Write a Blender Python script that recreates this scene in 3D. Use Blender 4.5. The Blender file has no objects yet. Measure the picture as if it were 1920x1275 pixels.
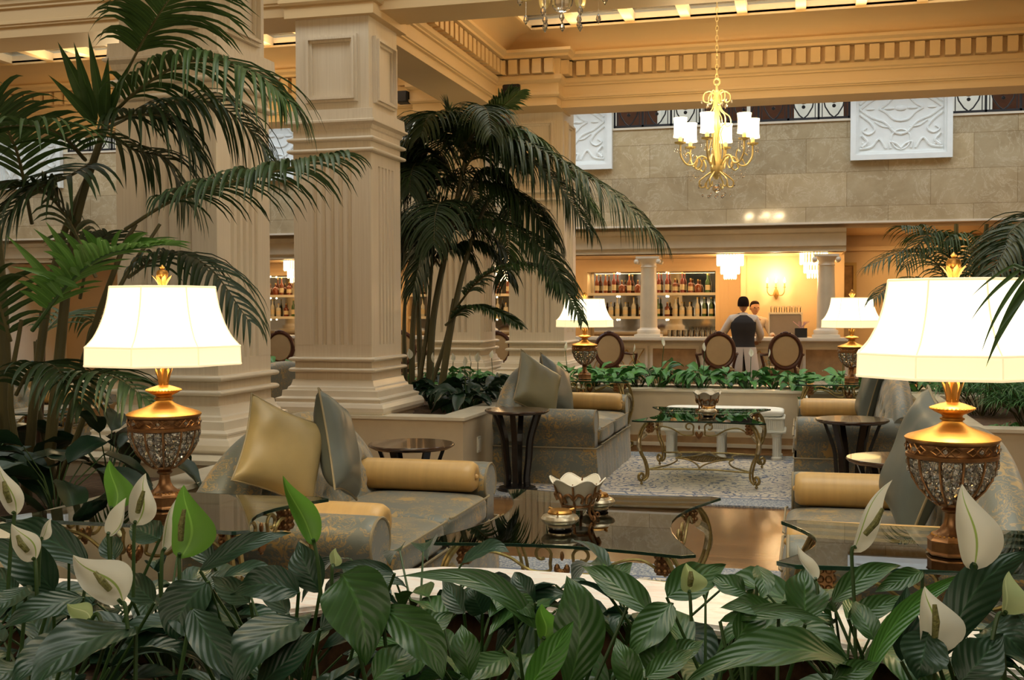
import bpy, bmesh, math, random
import numpy as np
from mathutils import Vector, Matrix
from mathutils import noise as mnoise
R = math.radians; PI = math.pi
C = bpy.context.scene.collection
SC = bpy.context.scene
# ------------------------------------------------------------------ camera
FPX = 2090.0; YAW = R(14.74); PITCH = math.atan(62.5/FPX); ROLL = R(0.15); EYE = 1.55
def _basis():
    fw = Vector((-math.sin(YAW)*math.cos(PITCH), math.cos(YAW)*math.cos(PITCH), -math.sin(PITCH)))
    r = Vector((math.cos(YAW), math.sin(YAW), 0)); u = r.cross(fw)
    c, s = math.cos(ROLL), math.sin(ROLL)
    return fw, r*c-u*s, u*c+r*s
FW, RT, UP = _basis(); EYEP = Vector((0, 0, EYE))
cam = bpy.data.objects.new('camera', bpy.data.cameras.new('camera')); C.objects.link(cam)
cam.data.sensor_width = 36; cam.data.lens = FPX/1920*36; cam.data.clip_start = .05; cam.data.clip_end = 200
m = Matrix((RT, UP, -FW)).transposed().to_4x4(); m.translation = EYEP
cam.matrix_world = m
SC.camera = cam
def at(px, py, x=None, y=None, z=None, d=None):
    """a point of the room seen at picture position px,py that lies at depth d or on the plane x=, y= or z="""
    v = FW + RT*((px-960)/FPX) - UP*((py-637.5)/FPX)
    t = d if d is not None else ((z-EYE)/v.z if z is not None else (y/v.y if y is not None else x/v.x))
    return EYEP + v*t
# ------------------------------------------------------------------ look
SC.view_settings.view_transform = 'Standard'; SC.view_settings.look = 'None'
SC.view_settings.exposure = 0.0; SC.view_settings.gamma = 1.0; SC.view_settings.use_curve_mapping = False
SC.cycles.use_denoising = True
SC.cycles.max_bounces = 10; SC.cycles.transparent_max_bounces = 12; SC.cycles.diffuse_bounces = 4
SC.cycles.sample_clamp_indirect = 6; SC.cycles.caustics_reflective = False; SC.cycles.caustics_refractive = False
w = bpy.data.worlds.new('world'); SC.world = w; w.use_nodes = True
w.node_tree.nodes['Background'].inputs[0].default_value = (.62, .74, .85, 1)
w.node_tree.nodes['Background'].inputs[1].default_value = .9
def light(name, kind, loc, energy, col, size=.2, sy=None, rot=(0, 0, 0), spread=None):
    l = bpy.data.lights.new(name, kind); l.energy = energy; l.color = col
    if kind == 'AREA':
        l.shape = 'RECTANGLE'; l.size = size; l.size_y = sy or size
        if spread: l.spread = spread
    else: l.shadow_soft_size = size
    o = bpy.data.objects.new(name, l); o.location = loc; o.rotation_euler = rot; C.objects.link(o); return o
DAY = (1.0, .96, .80); COOL = (.88, .96, 1.0); WARM = (1, .74, .40); AMBER = (1, .64, .27)
# daylight over the skylights of the bays
light('daylight_front_bay', 'AREA', (-.4, 4.1, 5.3), 270, DAY, 4.9, 3.4)
light('daylight_rear_bay', 'AREA', (-.4, 11.2, 5.3), 210, DAY, 4.9, 3.0)
light('daylight_left_bay', 'AREA', (-7.3, 11.2, 5.3), 170, DAY, 5.6, 3.0)
light('daylight_left_front_bay', 'AREA', (-7.3, 4.1, 5.3), 150, DAY, 5.6, 3.4)
light('daylight_right_bay', 'AREA', (5.9, 11.2, 5.3), 100, DAY, 4.4, 3.0)
light('aisle_fill', 'AREA', (-3, 7.8, 5.2), 140, DAY, 18, 1.2)  # fill light added over the aisle to brighten the mid-view column front
light('daylight_wall_strip', 'AREA', (-2.5, 15.55, 5.35), 300, COOL, 22, 1.7)
light('daylight_right_front_bay', 'AREA', (5.9, 4.1, 5.3), 100, DAY, 4.4, 3.4)
light('daylight_gallery', 'AREA', (-4, 18.6, 6.3), 200, COOL, 20, 1.6)
# warm lamps of the ceiling and bar ceiling; unseen fill light added behind the camera
light('lobby_fill', 'AREA', (-1.2, -2.2, 3.9), 110, (1, .88, .66), 7, 2.2, (R(55), 0, R(8)))
for x in (-9.5, -6.8, -3.0, -.9): light('bar_lamps', 'AREA', (x, 18.1, 2.33), 7, AMBER, 1.2, .8)
for x in (-12.5, 2.2, 4.6): light('passage_lamps', 'AREA', (x, 18.1, 2.68), 26, AMBER, 1.6, 1.0)
for x in (-7.3, -.4, 5.9):   # cove lamps hidden by the cornice, one strip per side
    for y in (9.95, 12.45): light('cove_lamps', 'AREA', (x, y, 4.62), 30, AMBER, 4.4, .12, (PI+(R(-35) if y < 11 else R(35)), 0, 0))
for y0 in (11.2,):
    for x in (-2.95,): light('cove_lamps', 'AREA', (x, y0, 4.62), 14, AMBER, .12, 2.2, (PI, R(35), 0))
# ------------------------------------------------------------------ mesh helpers
class MB:
    def __init__(s): s.v = []; s.f = []; s.uv = []; s.hasuv = False
    def add(s, vs, fs, uvs=None):
        b = len(s.v); s.v.extend(vs)
        for k, f in enumerate(fs):
            s.f.append([i+b for i in f])
            if uvs: s.hasuv = True; s.uv.append([uvs[i] for i in f])
            else: s.uv.append([(0, 0)]*len(f))
        return s
    def box(s, x0, x1, y0, y1, z0, z1):
        return s.add([(x0,y0,z0),(x1,y0,z0),(x1,y1,z0),(x0,y1,z0),(x0,y0,z1),(x1,y0,z1),(x1,y1,z1),(x0,y1,z1)],
              [(0,3,2,1),(4,5,6,7),(0,1,5,4),(1,2,6,5),(2,3,7,6),(3,0,4,7)])
    def ring4(s, cx, cy, hx, hy, prof, cap=True):
        vs = []
        for o, z in prof: vs += [(cx-hx-o,cy-hy-o,z),(cx+hx+o,cy-hy-o,z),(cx+hx+o,cy+hy+o,z),(cx-hx-o,cy+hy+o,z)]
        fs = []
        for i in range(len(prof)-1):
            for j in range(4): a = i*4+j; b = i*4+(j+1) % 4; fs.append((a, b, b+4, a+4))
        if cap: fs += [(3, 2, 1, 0), tuple(len(vs)-4+k for k in range(4))]
        return s.add(vs, fs)
    def lathe(s, prof, n=24, c=(0, 0, 0), cap=True, sx=1, sy=1, a0=0):
        vs = []
        for r, z in prof:
            for j in range(n):
                a = a0+2*PI*j/n; vs.append((c[0]+sx*r*math.cos(a), c[1]+sy*r*math.sin(a), c[2]+z))
        fs = []
        for i in range(len(prof)-1):
            for j in range(n): a = i*n+j; b = i*n+(j+1) % n; fs.append((a, b, b+n, a+n))
        if cap:
            if prof[0][0] > 1e-5: fs.append(tuple(range(n))[::-1])
            if prof[-1][0] > 1e-5: fs.append(tuple(range(len(vs)-n, len(vs))))
        return s.add(vs, fs)
    def tube(s, pts, r, n=8, closed=False, cap=True, flat=1.0):
        pts = [Vector(p) for p in pts]; N = len(pts)
        rs = r if isinstance(r, (list, tuple)) else [r]*N
        if N < 2: return s
        t0 = (pts[1]-pts[0]).normalized(); nrm = t0.orthogonal().normalized(); vs = []
        for i, p in enumerate(pts):
            a = pts[(i-1) % N] if (closed or i > 0) else p; b = pts[(i+1) % N] if (closed or i < N-1) else p
            t = (b-a)
            t = t.normalized() if t.length > 1e-9 else t0
            nrm = (nrm-t*nrm.dot(t)); nrm = nrm.normalized() if nrm.length > 1e-6 else t.orthogonal().normalized()
            bi = t.cross(nrm)
            for j in range(n):
                q = 2*PI*j/n; vs.append(tuple(p+nrm*(rs[i]*math.cos(q))+bi*(rs[i]*flat*math.sin(q))))
        fs = []
        for i in range(N if closed else N-1):
            for j in range(n):
                a = i*n+j; b = i*n+(j+1) % n; c = ((i+1) % N)*n
                fs.append((a, b, c+(j+1) % n, c+j))
        if cap and not closed: fs += [tuple(range(n))[::-1], tuple(range(len(vs)-n, len(vs)))]
        return s.add(vs, fs)
    def prism(s, poly, z0, z1):
        n = len(poly)
        return s.add([(x, y, z0) for x, y in poly]+[(x, y, z1) for x, y in poly],
            [tuple(range(n))[::-1], tuple(range(n, 2*n))]+[(i, (i+1) % n, n+(i+1) % n, n+i) for i in range(n)])
    def extrude(s, poly, axis, a0, a1):
        """cross-section poly of (b,z) swept along axis 'x' or 'y'"""
        n = len(poly); f = (lambda a, b, z: (a, b, z)) if axis == 'x' else (lambda a, b, z: (b, a, z))
        return s.add([f(a0, b, z) for b, z in poly]+[f(a1, b, z) for b, z in poly],
            [tuple(range(n))[::-1], tuple(range(n, 2*n))]+[(i, (i+1) % n, n+(i+1) % n, n+i) for i in range(n)])
    def grid(s, fn, nu, nv, uv=False, wrapu=False):
        vs = []; uvs = []
        for i in range(nu+1):
            for j in range(nv+1): vs.append(tuple(fn(i/nu, j/nv))); uvs.append((i/nu, j/nv))
        fs = [(i*(nv+1)+j, (i+1)*(nv+1)+j, (i+1)*(nv+1)+j+1, i*(nv+1)+j+1) for i in range(nu) for j in range(nv)]
        return s.add(vs, fs, uvs if uv else None)
    def ball(s, c, r, nu=10, nv=6, sc=(1, 1, 1)):
        prof = [(max(1e-6, r*math.sin(PI*k/nv)), -r*math.cos(PI*k/nv)) for k in range(nv+1)]
        b = len(s.v); s.lathe(prof, nu, (0, 0, 0), cap=False)
        s.v[b:] = [(c[0]+x*sc[0], c[1]+y*sc[1], c[2]+z*sc[2]) for x, y, z in s.v[b:]]
        return s
    def xf(s, M, b=0):
        s.v[b:] = [tuple(M @ Vector(p)) for p in s.v[b:]]; return s
    def mesh(s, name, smooth=True, ang=38):
        me = bpy.data.meshes.new(name); me.from_pydata([tuple(p) for p in s.v], [], s.f)
        if s.hasuv:
            l = me.uv_layers.new(name='UVMap'); flat = [c for f in s.uv for q in f for c in q]
            l.data.foreach_set('uv', flat)
        if smooth:
            me.polygons.foreach_set('use_smooth', [True]*len(me.polygons))
            try: me.set_sharp_from_angle(angle=R(ang))
            except Exception: pass
        me.update(); return me
def obj(name, mb, mat, parent=None, smooth=True, ang=38, bevel=0, fix=False):
    me = mb.mesh(name, smooth, ang)
    if fix or bevel:
        bm = bmesh.new(); bm.from_mesh(me)
        bmesh.ops.recalc_face_normals(bm, faces=bm.faces)
        if bevel:
            es = [e for e in bm.edges if len(e.link_faces) == 2 and e.calc_face_angle(0) > R(40)]
            bmesh.ops.bevel(bm, geom=es, offset=bevel, segments=2, affect='EDGES', clamp_overlap=True)
        bm.to_mesh(me); bm.free()
        if smooth:
            me.polygons.foreach_set('use_smooth', [True]*len(me.polygons))
            try: me.set_sharp_from_angle(angle=R(ang))
            except Exception: pass
    me.materials.append(mat)
    o = bpy.data.objects.new(name, me); C.objects.link(o)
    if parent: o.parent = parent
    return o
def tag(o, label, cat, group=None, kind=None):
    if label: o['label'] = label
    if cat: o['category'] = cat
    if group: o['group'] = group
    if kind: o['kind'] = kind
    return o
def thing(name, label, cat, loc=(0, 0, 0), rz=0, group=None):
    o = bpy.data.objects.new(name, None); o.empty_display_size = .1; C.objects.link(o)
    o.location = loc; o.rotation_euler = (0, 0, rz); return tag(o, label, cat, group)
def struct(name, mb, mat, **k):
    o = obj(name, mb, mat, **k); o['kind'] = 'structure'; return o
KIDS = {}
def dup(root, loc=None, rz=None, label=None, group=None, scale=None):
    def cp(o, par):
        c = o.copy(); C.objects.link(c)
        if par: c.parent = par
        for ch in [q for q in list(o.children)]: cp(ch, c)
        return c
    r = cp(root, None)
    if loc is not None: r.location = loc
    if rz is not None: r.rotation_euler = (0, 0, rz)
    if scale is not None: r.scale = (scale,)*3
    if label: r['label'] = label
    if group: r['group'] = group
    return r
ORD = ['first','second','third','fourth','fifth','sixth','seventh','eighth','ninth','tenth','eleventh','twelfth','thirteenth','fourteenth','fifteenth','sixteenth','seventeenth','eighteenth','nineteenth','twentieth']
def spline(P, n=12):
    P = [Vector(p) for p in P]; out = []
    Q = [P[0]*2-P[1]]+P+[P[-1]*2-P[-2]]
    for i in range(1, len(Q)-2):
        for k in range(n):
            t = k/n; a, b, c, d = Q[i-1], Q[i], Q[i+1], Q[i+2]
            out.append(.5*((2*b)+(c-a)*t+(2*a-5*b+4*c-d)*t*t+(3*b-a-3*c+d)*t**3))
    out.append(P[-1]); return out
# ------------------------------------------------------------------ materials
def nmat(name):
    m = bpy.data.materials.new(name); m.use_nodes = True; nt = m.node_tree; return m, nt, nt.nodes['Principled BSDF']
def N(nt, t, **k):
    n = nt.nodes.new(t)
    for a, b in k.items():
        if a in n.inputs.keys() if hasattr(n.inputs, 'keys') else False: n.inputs[a].default_value = b
        else: setattr(n, a, b)
    return n
def ramp(nt, src, stops):
    r = nt.nodes.new('ShaderNodeValToRGB'); e = r.color_ramp.elements
    while len(e) > 1: e.remove(e[-1])
    e[0].position = stops[0][0]; e[0].color = (*stops[0][1], 1)
    for p, c in stops[1:]:
        q = e.new(p); q.color = (*c, 1)
    nt.links.new(src, r.inputs[0]); return r.outputs[0]
def coords(nt, scale=(1, 1, 1), kind='Object', rot=(0, 0, 0)):
    tc = nt.nodes.new('ShaderNodeTexCoord'); mp = nt.nodes.new('ShaderNodeMapping')
    mp.inputs['Scale'].default_value = scale; mp.inputs['Rotation'].default_value = rot
    nt.links.new(tc.outputs[kind], mp.inputs[0]); return mp.outputs[0]
def noise(nt, vec, scale=5, detail=4, rough=.55, dist=0):
    n = nt.nodes.new('ShaderNodeTexNoise'); n.inputs['Scale'].default_value = scale; n.inputs['Detail'].default_value = detail
    n.inputs['Roughness'].default_value = rough; n.inputs['Distortion'].default_value = dist
    nt.links.new(vec, n.inputs['Vector']); return n.outputs[0]
def bump(nt, b, src, strength=.3, dist=.01):
    n = nt.nodes.new('ShaderNodeBump'); n.inputs['Strength'].default_value = strength; n.inputs['Distance'].default_value = dist
    nt.links.new(src, n.inputs['Height']); nt.links.new(n.outputs[0], b.inputs['Normal'])
def plain(name, col, rough=.5, metal=0, var=0, scale=8, coat=0, bmp=0, spec=None, trans=0, stretch=(1, 1, 1)):
    m, nt, b = nmat(name); b.inputs['Base Color'].default_value = (*col, 1); b.inputs['Roughness'].default_value = rough
    b.inputs['Metallic'].default_value = metal; b.inputs['Coat Weight'].default_value = coat
    if spec is not None: b.inputs['Specular IOR Level'].default_value = spec
    if trans: b.inputs['Transmission Weight'].default_value = trans
    v = coords(nt, stretch); n = noise(nt, v, scale)
    k = max(var, .04)
    nt.links.new(ramp(nt, n, [(.25, tuple(c*(1-k) for c in col)), (.75, tuple(min(1, c*(1+k)) for c in col))]), b.inputs['Base Color'])
    if bmp: bump(nt, b, n, bmp, .004)
    return m
def emit(name, col, s):
    m, nt, b = nmat(name); b.inputs['Base Color'].default_value = (*col, 1); b.inputs['Roughness'].default_value = .8
    b.inputs['Emission Color'].default_value = (*col, 1); b.inputs['Emission Strength'].default_value = s; return m
def mixc(nt, fac, a, b_):
    n = nt.nodes.new('ShaderNodeMix'); n.data_type = 'RGBA'; nt.links.new(fac, n.inputs[0])
    for i, c in ((6, a), (7, b_)):
        if isinstance(c, tuple): n.inputs[i].default_value = (*c, 1)
        else: nt.links.new(c, n.inputs[i])
    return n.outputs[2]
M = {}
def limed():      # pale limestone with fine upright grain
    m, nt, b = nmat('limed_stone'); v = coords(nt, (22, 22, .5)); n = noise(nt, v, 3, 6, .6)
    c = ramp(nt, n, [(.3, (.60, .51, .39)), (.5, (.70, .61, .48)), (.7, (.77, .69, .56))])
    n2 = noise(nt, coords(nt, (1, 1, .4)), 2.2, 3)
    c2 = mixc(nt, n2, (.70, .60, .46), c); nt.links.new(c2, b.inputs['Base Color']); b.inputs['Roughness'].default_value = .42
    bump(nt, b, n, .12, .003); return m
M['column'] = limed()
M['base_stone'] = plain('cream_marble', (.74, .66, .53), .28, var=.08, scale=3)
M['beam'] = plain('beam_plaster', (.72, .53, .29), .5, var=.05, scale=2, stretch=(.3, .3, 3))
M['cove'] = plain('cove_plaster', (.78, .56, .27), .6, var=.06, scale=1.2)
M['ceiling'] = plain('ceiling_paint', (.72, .58, .38), .7)
M['mull'] = plain('skylight_bar_paint', (.80, .66, .45), .6)
M['plaster'] = plain('warm_plaster', (.76, .56, .32), .6, var=.06, scale=1.5)
M['cream_wall'] = plain('cream_wall_paint', (.74, .66, .52), .55, var=.05, scale=1.5)
def marble_wall():
    m, nt, b = nmat('brown_marble'); v = coords(nt, (1, 1, 1))
    n = noise(nt, v, 1.5, 9, .68, .35); n2 = noise(nt, v, 2.6, 9, .72, .8)
    c = ramp(nt, n, [(.3, (.36, .275, .16)), (.5, (.46, .365, .225)), (.72, (.54, .445, .29))])
    vein = ramp(nt, n2, [(.485, (0, 0, 0)), (.5, (.8, .8, .8)), (.515, (0, 0, 0))])
    c = mixc(nt, vein, c, mixc(nt, n, (.60, .51, .36), (.66, .57, .42)))
    sw = N(nt, 'ShaderNodeSeparateXYZ'); nt.links.new(v, sw.inputs[0]); cb = N(nt, 'ShaderNodeCombineXYZ')
    nt.links.new(sw.outputs[0], cb.inputs[0]); nt.links.new(sw.outputs[2], cb.inputs[1])
    br = N(nt, 'ShaderNodeTexBrick'); nt.links.new(cb.outputs[0], br.inputs['Vector'])
    br.inputs['Scale'].default_value = 1; br.inputs['Brick Width'].default_value = 1.15; br.inputs['Row Height'].default_value = .50
    br.inputs['Mortar Size'].default_value = .004; br.inputs['Color1'].default_value = (.86, .86, .86, 1); br.inputs['Color2'].default_value = (1.12, 1.1, 1.06, 1)
    br.inputs['Mortar'].default_value = (.55, .5, .42, 1); br.offset = .5
    mx = N(nt, 'ShaderNodeMix'); mx.data_type = 'RGBA'; mx.blend_type = 'MULTIPLY'; mx.inputs[0].default_value = .9
    nt.links.new(c, mx.inputs[6]); nt.links.new(br.outputs[0], mx.inputs[7]); nt.links.new(mx.outputs[2], b.inputs['Base Color'])
    b.inputs['Roughness'].default_value = .07; return m
M['marble'] = marble_wall()
M['relief'] = plain('white_plaster', (.80, .82, .80), .55)
M['planter'] = plain('planter_marble', (.60, .51, .36), .3, var=.1, scale=4)
M['planter_cap'] = plain('planter_cap_marble', (.72, .66, .52), .25, var=.08, scale=5)
M['brown_band'] = plain('brown_marble_band', (.40, .25, .12), .25, var=.2, scale=9)
def rimstone():
    m, nt, b = nmat('pink_white_marble'); v = coords(nt, (1, 3, 3)); n = noise(nt, v, 6, 8, .65, 1.5)
    nt.links.new(ramp(nt, n, [(.3, (.78, .74, .68)), (.5, (.86, .84, .80)), (.62, (.80, .66, .58)), (.75, (.88, .86, .83))]), b.inputs['Base Color'])
    b.inputs['Roughness'].default_value = .3; return m
M['rim'] = rimstone()
def wood_floor():
    m, nt, b = nmat('polished_wood_floor'); v = coords(nt, (1, 1, 1))
    br = N(nt, 'ShaderNodeTexBrick'); nt.links.new(v, br.inputs['Vector']); br.inputs['Scale'].default_value = 1
    br.inputs['Brick Width'].default_value = .6; br.inputs['Row Height'].default_value = .09; br.inputs['Mortar Size'].default_value = .0015
    br.inputs['Color1'].default_value = (.17, .085, .032, 1); br.inputs['Color2'].default_value = (.24, .12, .045, 1); br.inputs['Mortar'].default_value = (.07, .03, .012, 1)
    n = noise(nt, coords(nt, (2, 30, 1)), 3, 5)
    mx = N(nt, 'ShaderNodeMix'); mx.data_type = 'RGBA'; mx.blend_type = 'MULTIPLY'; mx.inputs[0].default_value = .5
    nt.links.new(br.outputs[0], mx.inputs[6]); nt.links.new(ramp(nt, n, [(.3, (.7, .7, .7)), (.7, (1.2, 1.2, 1.2))]), mx.inputs[7])
    nt.links.new(mx.outputs[2], b.inputs['Base Color']); b.inputs['Roughness'].default_value = .2; return m
M['floor'] = wood_floor()
M['skirt_dark'] = plain('dark_border_wood', (.05, .022, .012), .15, var=.2)
def rug(cx, cy, hx, hy):
    m, nt, b = nmat('woven_rug'); v = coords(nt, (1, 1, 1))
    vo = N(nt, 'ShaderNodeTexVoronoi'); vo.inputs['Scale'].default_value = 3.4; nt.links.new(v, vo.inputs['Vector'])
    n = noise(nt, v, 7, 4, .6, 1.0)
    ad = N(nt, 'ShaderNodeMath', operation='MULTIPLY_ADD'); nt.links.new(vo.outputs['Distance'], ad.inputs[0]); ad.inputs[1].default_value = 1.3; nt.links.new(n, ad.inputs[2])
    sn = N(nt, 'ShaderNodeMath', operation='SINE'); mu = N(nt, 'ShaderNodeMath', operation='MULTIPLY'); mu.inputs[1].default_value = 24
    nt.links.new(ad.outputs[0], mu.inputs[0]); nt.links.new(mu.outputs[0], sn.inputs[0])
    big = noise(nt, v, 2.6, 2)
    patt = ramp(nt, sn.outputs[0], [(.35, (.60, .53, .43)), (.6, (.40, .38, .36)), (.85, (.13, .15, .22))])
    field = mixc(nt, ramp(nt, big, [(.30, (0, 0, 0)), (.42, (1, 1, 1))]), (.60, .53, .43), patt)
    spk = ramp(nt, noise(nt, v, 60, 2, .7), [(.38, (.12, .15, .21)), (.52, (.34, .36, .38)), (.66, (.56, .53, .47))])
    # distance to the border
    sp = N(nt, 'ShaderNodeSeparateXYZ'); nt.links.new(v, sp.inputs[0])
    def absd(o, h):
        a = N(nt, 'ShaderNodeMath', operation='ABSOLUTE'); nt.links.new(o, a.inputs[0])
        s_ = N(nt, 'ShaderNodeMath', operation='SUBTRACT'); s_.inputs[0].default_value = h; nt.links.new(a.outputs[0], s_.inputs[1]); return s_.outputs[0]
    mn = N(nt, 'ShaderNodeMath', operation='MINIMUM'); nt.links.new(absd(sp.outputs[0], hx), mn.inputs[0]); nt.links.new(absd(sp.outputs[1], hy), mn.inputs[1])
    lim = ramp(nt, mn.outputs[0], [(0, (1, 1, 1)), (.30, (1, 1, 1)), (.301, (0, 0, 0))])
    line = ramp(nt, mn.outputs[0], [(0, (0, 0, 0)), (.30, (0, 0, 0)), (.301, (1, 1, 1)), (.335, (1, 1, 1)), (.336, (0, 0, 0)), (.42, (0, 0, 0)), (.421, (1, 1, 1)), (.45, (1, 1, 1)), (.451, (0, 0, 0))])
    c = mixc(nt, lim, field, spk); c = mixc(nt, line, c, (.16, .19, .26))
    nt.links.new(c, b.inputs['Base Color']); b.inputs['Roughness'].default_value = .95; bump(nt, b, noise(nt, v, 120, 2), .4, .004); return m
def brocade(name, base, gold, scale=1.0, thr=.5):
    m, nt, b = nmat(name); v = coords(nt, (1, 1, 1))
    n = noise(nt, v, 13*scale, 3, .6, 2.2); vo = N(nt, 'ShaderNodeTexVoronoi'); vo.inputs['Scale'].default_value = 5.5*scale; nt.links.new(v, vo.inputs['Vector'])
    ad = N(nt, 'ShaderNodeMath', operation='MULTIPLY_ADD'); nt.links.new(vo.outputs['Distance'], ad.inputs[0]); ad.inputs[1].default_value = .55; nt.links.new(n, ad.inputs[2])
    f = ramp(nt, ad.outputs[0], [(thr+.16, (1, 1, 1)), (thr+.2, (0, 0, 0)), (thr+.27, (0, 0, 0)), (thr+.30, (.85, .85, .85)), (thr+.36, (0, 0, 0))])
    c = mixc(nt, f, base, gold); nt.links.new(c, b.inputs['Base Color']); b.inputs['Roughness'].default_value = .42
    b.inputs['Sheen Weight'].default_value = .25; bump(nt, b, noise(nt, v, 90, 2), .25, .002); return m
M['brocade'] = brocade('blue_gold_brocade', (.135, .145, .12), (.38, .25, .09), 1.0, .46)
M['silk_khaki'] = plain('khaki_silk', (.32, .245, .11), .36, var=.12, scale=5, bmp=.2)
M['silk_blue'] = plain('blue_grey_silk', (.115, .13, .115), .36, var=.15, scale=5, bmp=.2)
M['silk_green'] = plain('olive_silk', (.17, .16, .09), .36, var=.12, scale=5, bmp=.2)
M['silk_gold'] = plain('gold_silk', (.58, .36, .13), .38, var=.10, scale=2, stretch=(12, 1, 1), bmp=.25)
M['piping'] = plain('cord_piping', (.27, .22, .13), .5)
M['brass'] = plain('gilded_brass', (.52, .27, .07), .40, 1, var=.18, scale=20)
M['bronze'] = plain('dark_bronze', (.26, .13, .055), .38, .85, var=.3, scale=30)
M['antique'] = plain('antique_brass_iron', (.34, .25, .10), .42, .8, var=.35, scale=40)
M['patina'] = plain('worn_silvered_brass', (.50, .42, .28), .28, .7, var=.35, scale=60)
M['black'] = plain('black_lacquer', (.012, .010, .010), .22, var=.1)
M['top_wood'] = plain('dark_table_wood', (.055, .028, .015), .2, var=.3, coat=.4)
M['chair_wood'] = plain('carved_mahogany', (.065, .020, .010), .3, var=.3)
M['chair_cloth'] = plain('cream_chair_cloth', (.50, .38, .21), .8, var=.06)
M['white_paint'] = plain('white_bench_paint', (.78, .78, .70), .4)
M['white_cloth'] = plain('white_cushion_cloth', (.82, .82, .76), .7)
M['porcelain'] = plain('ivory_porcelain', (.74, .68, .55), .25)
M['mirror'] = plain('bar_mirror', (.62, .62, .60), .06, 1)
M['iron'] = plain('black_wrought_iron', (.02, .02, .025), .5, .3)
M['soil'] = plain('brown_planter_soil', (.085, .045, .02), .95, var=.5, scale=30, bmp=1)
M['stem'] = plain('palm_stem', (.10, .085, .03), .5, var=.4, scale=6, stretch=(1, 1, .3))
M['brown_stem'] = plain('brown_palm_stem', (.11, .05, .022), .55, var=.4, scale=9)
M['spadix'] = plain('knobbly_spadix', (.19, .19, .06), .7, var=.5, scale=160, bmp=1)
M['gstalk'] = plain('green_stalk', (.03, .075, .015), .5)
M['skin'] = plain('skin', (.50, .26, .14), .5)
M['hair'] = plain('dark_hair', (.02, .011, .007), .9, spec=.1)
M['vest'] = plain('dark_brown_waistcoat', (.022, .016, .013), .8)
M['shirt'] = plain('white_shirt', (.72, .60, .48), .8)
M['apron'] = plain('white_apron', (.66, .56, .46), .85)
M['trousers'] = plain('dark_blue_trousers', (.012, .012, .022), .8)
M['speaker'] = plain('black_speaker_case', (.015, .014, .014), .6)
M['gilt'] = plain('gilt_frame', (.55, .34, .10), .4, .6)
M['door_wood'] = plain('brown_door_wood', (.16, .065, .025), .4, var=.25, stretch=(8, 8, 1))
M['screen'] = plain('grey_metal_case', (.30, .25, .2), .35, .4)
def glassy(name, col, rough=0.0, alpha=.7, tint=(1, 1, 1), ior=1.45):
    """thin sheet glass: mostly see-through with a fresnel reflection"""
    m, nt, b = nmat(name); nt.nodes.remove(b); out = nt.nodes['Material Output']
    tr = N(nt, 'ShaderNodeBsdfTransparent'); tr.inputs[0].default_value = (*tint, 1)
    gl = N(nt, 'ShaderNodeBsdfGlossy'); gl.inputs['Color'].default_value = (*col, 1); gl.inputs['Roughness'].default_value = rough
    fr = N(nt, 'ShaderNodeFresnel'); fr.inputs[0].default_value = ior
    mx = N(nt, 'ShaderNodeMixShader'); nt.links.new(fr.outputs[0], mx.inputs[0]); nt.links.new(tr.outputs[0], mx.inputs[1]); nt.links.new(gl.outputs[0], mx.inputs[2])
    nt.links.new(mx.outputs[0], out.inputs[0]); return m
M['glass'] = glassy('table_glass', (1, 1, 1), .01, tint=(.82, .87, .80), ior=2.2)
M['glass_edge'] = plain('green_glass_edge', (.03, .09, .06), .1)
M['clear'] = glassy('clear_glass', (1, 1, 1), .02, tint=(.93, .93, .9), ior=1.6)
M['pane'] = glassy('skylight_glass', (1, 1, 1), .05, tint=(.96, .98, 1))
def crystal():
    m, nt, b = nmat('cut_crystal'); b.inputs['Base Color'].default_value = (.95, .92, .85, 1); b.inputs['Roughness'].default_value = .0
    b.inputs['Transmission Weight'].default_value = .9; b.inputs['IOR'].default_value = 1.55; return m
M['crystal'] = crystal()
M['crystal_lit'] = emit('lit_crystal', (1, .72, .38), 6)
M['shade_up'] = emit('lamp_shade_cloth', (1, .92, .68), 1.9)
M['shade_low'] = emit('lamp_shade_band', (1, .88, .46), 1.05)
M['shade_trim'] = emit('lamp_shade_braid', (.95, .74, .44), .8)
M['mini_shade'] = emit('candle_shade', (1, .84, .50), 5)
M['flame'] = emit('candle_bulb', (1, .7, .35), 12)
M['spot'] = emit('downlight_bulb', (1, .8, .5), 10)
M['gold_glow'] = plain('gilded_chandelier_metal', (.92, .70, .30), .4, .45, var=.15)
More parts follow.
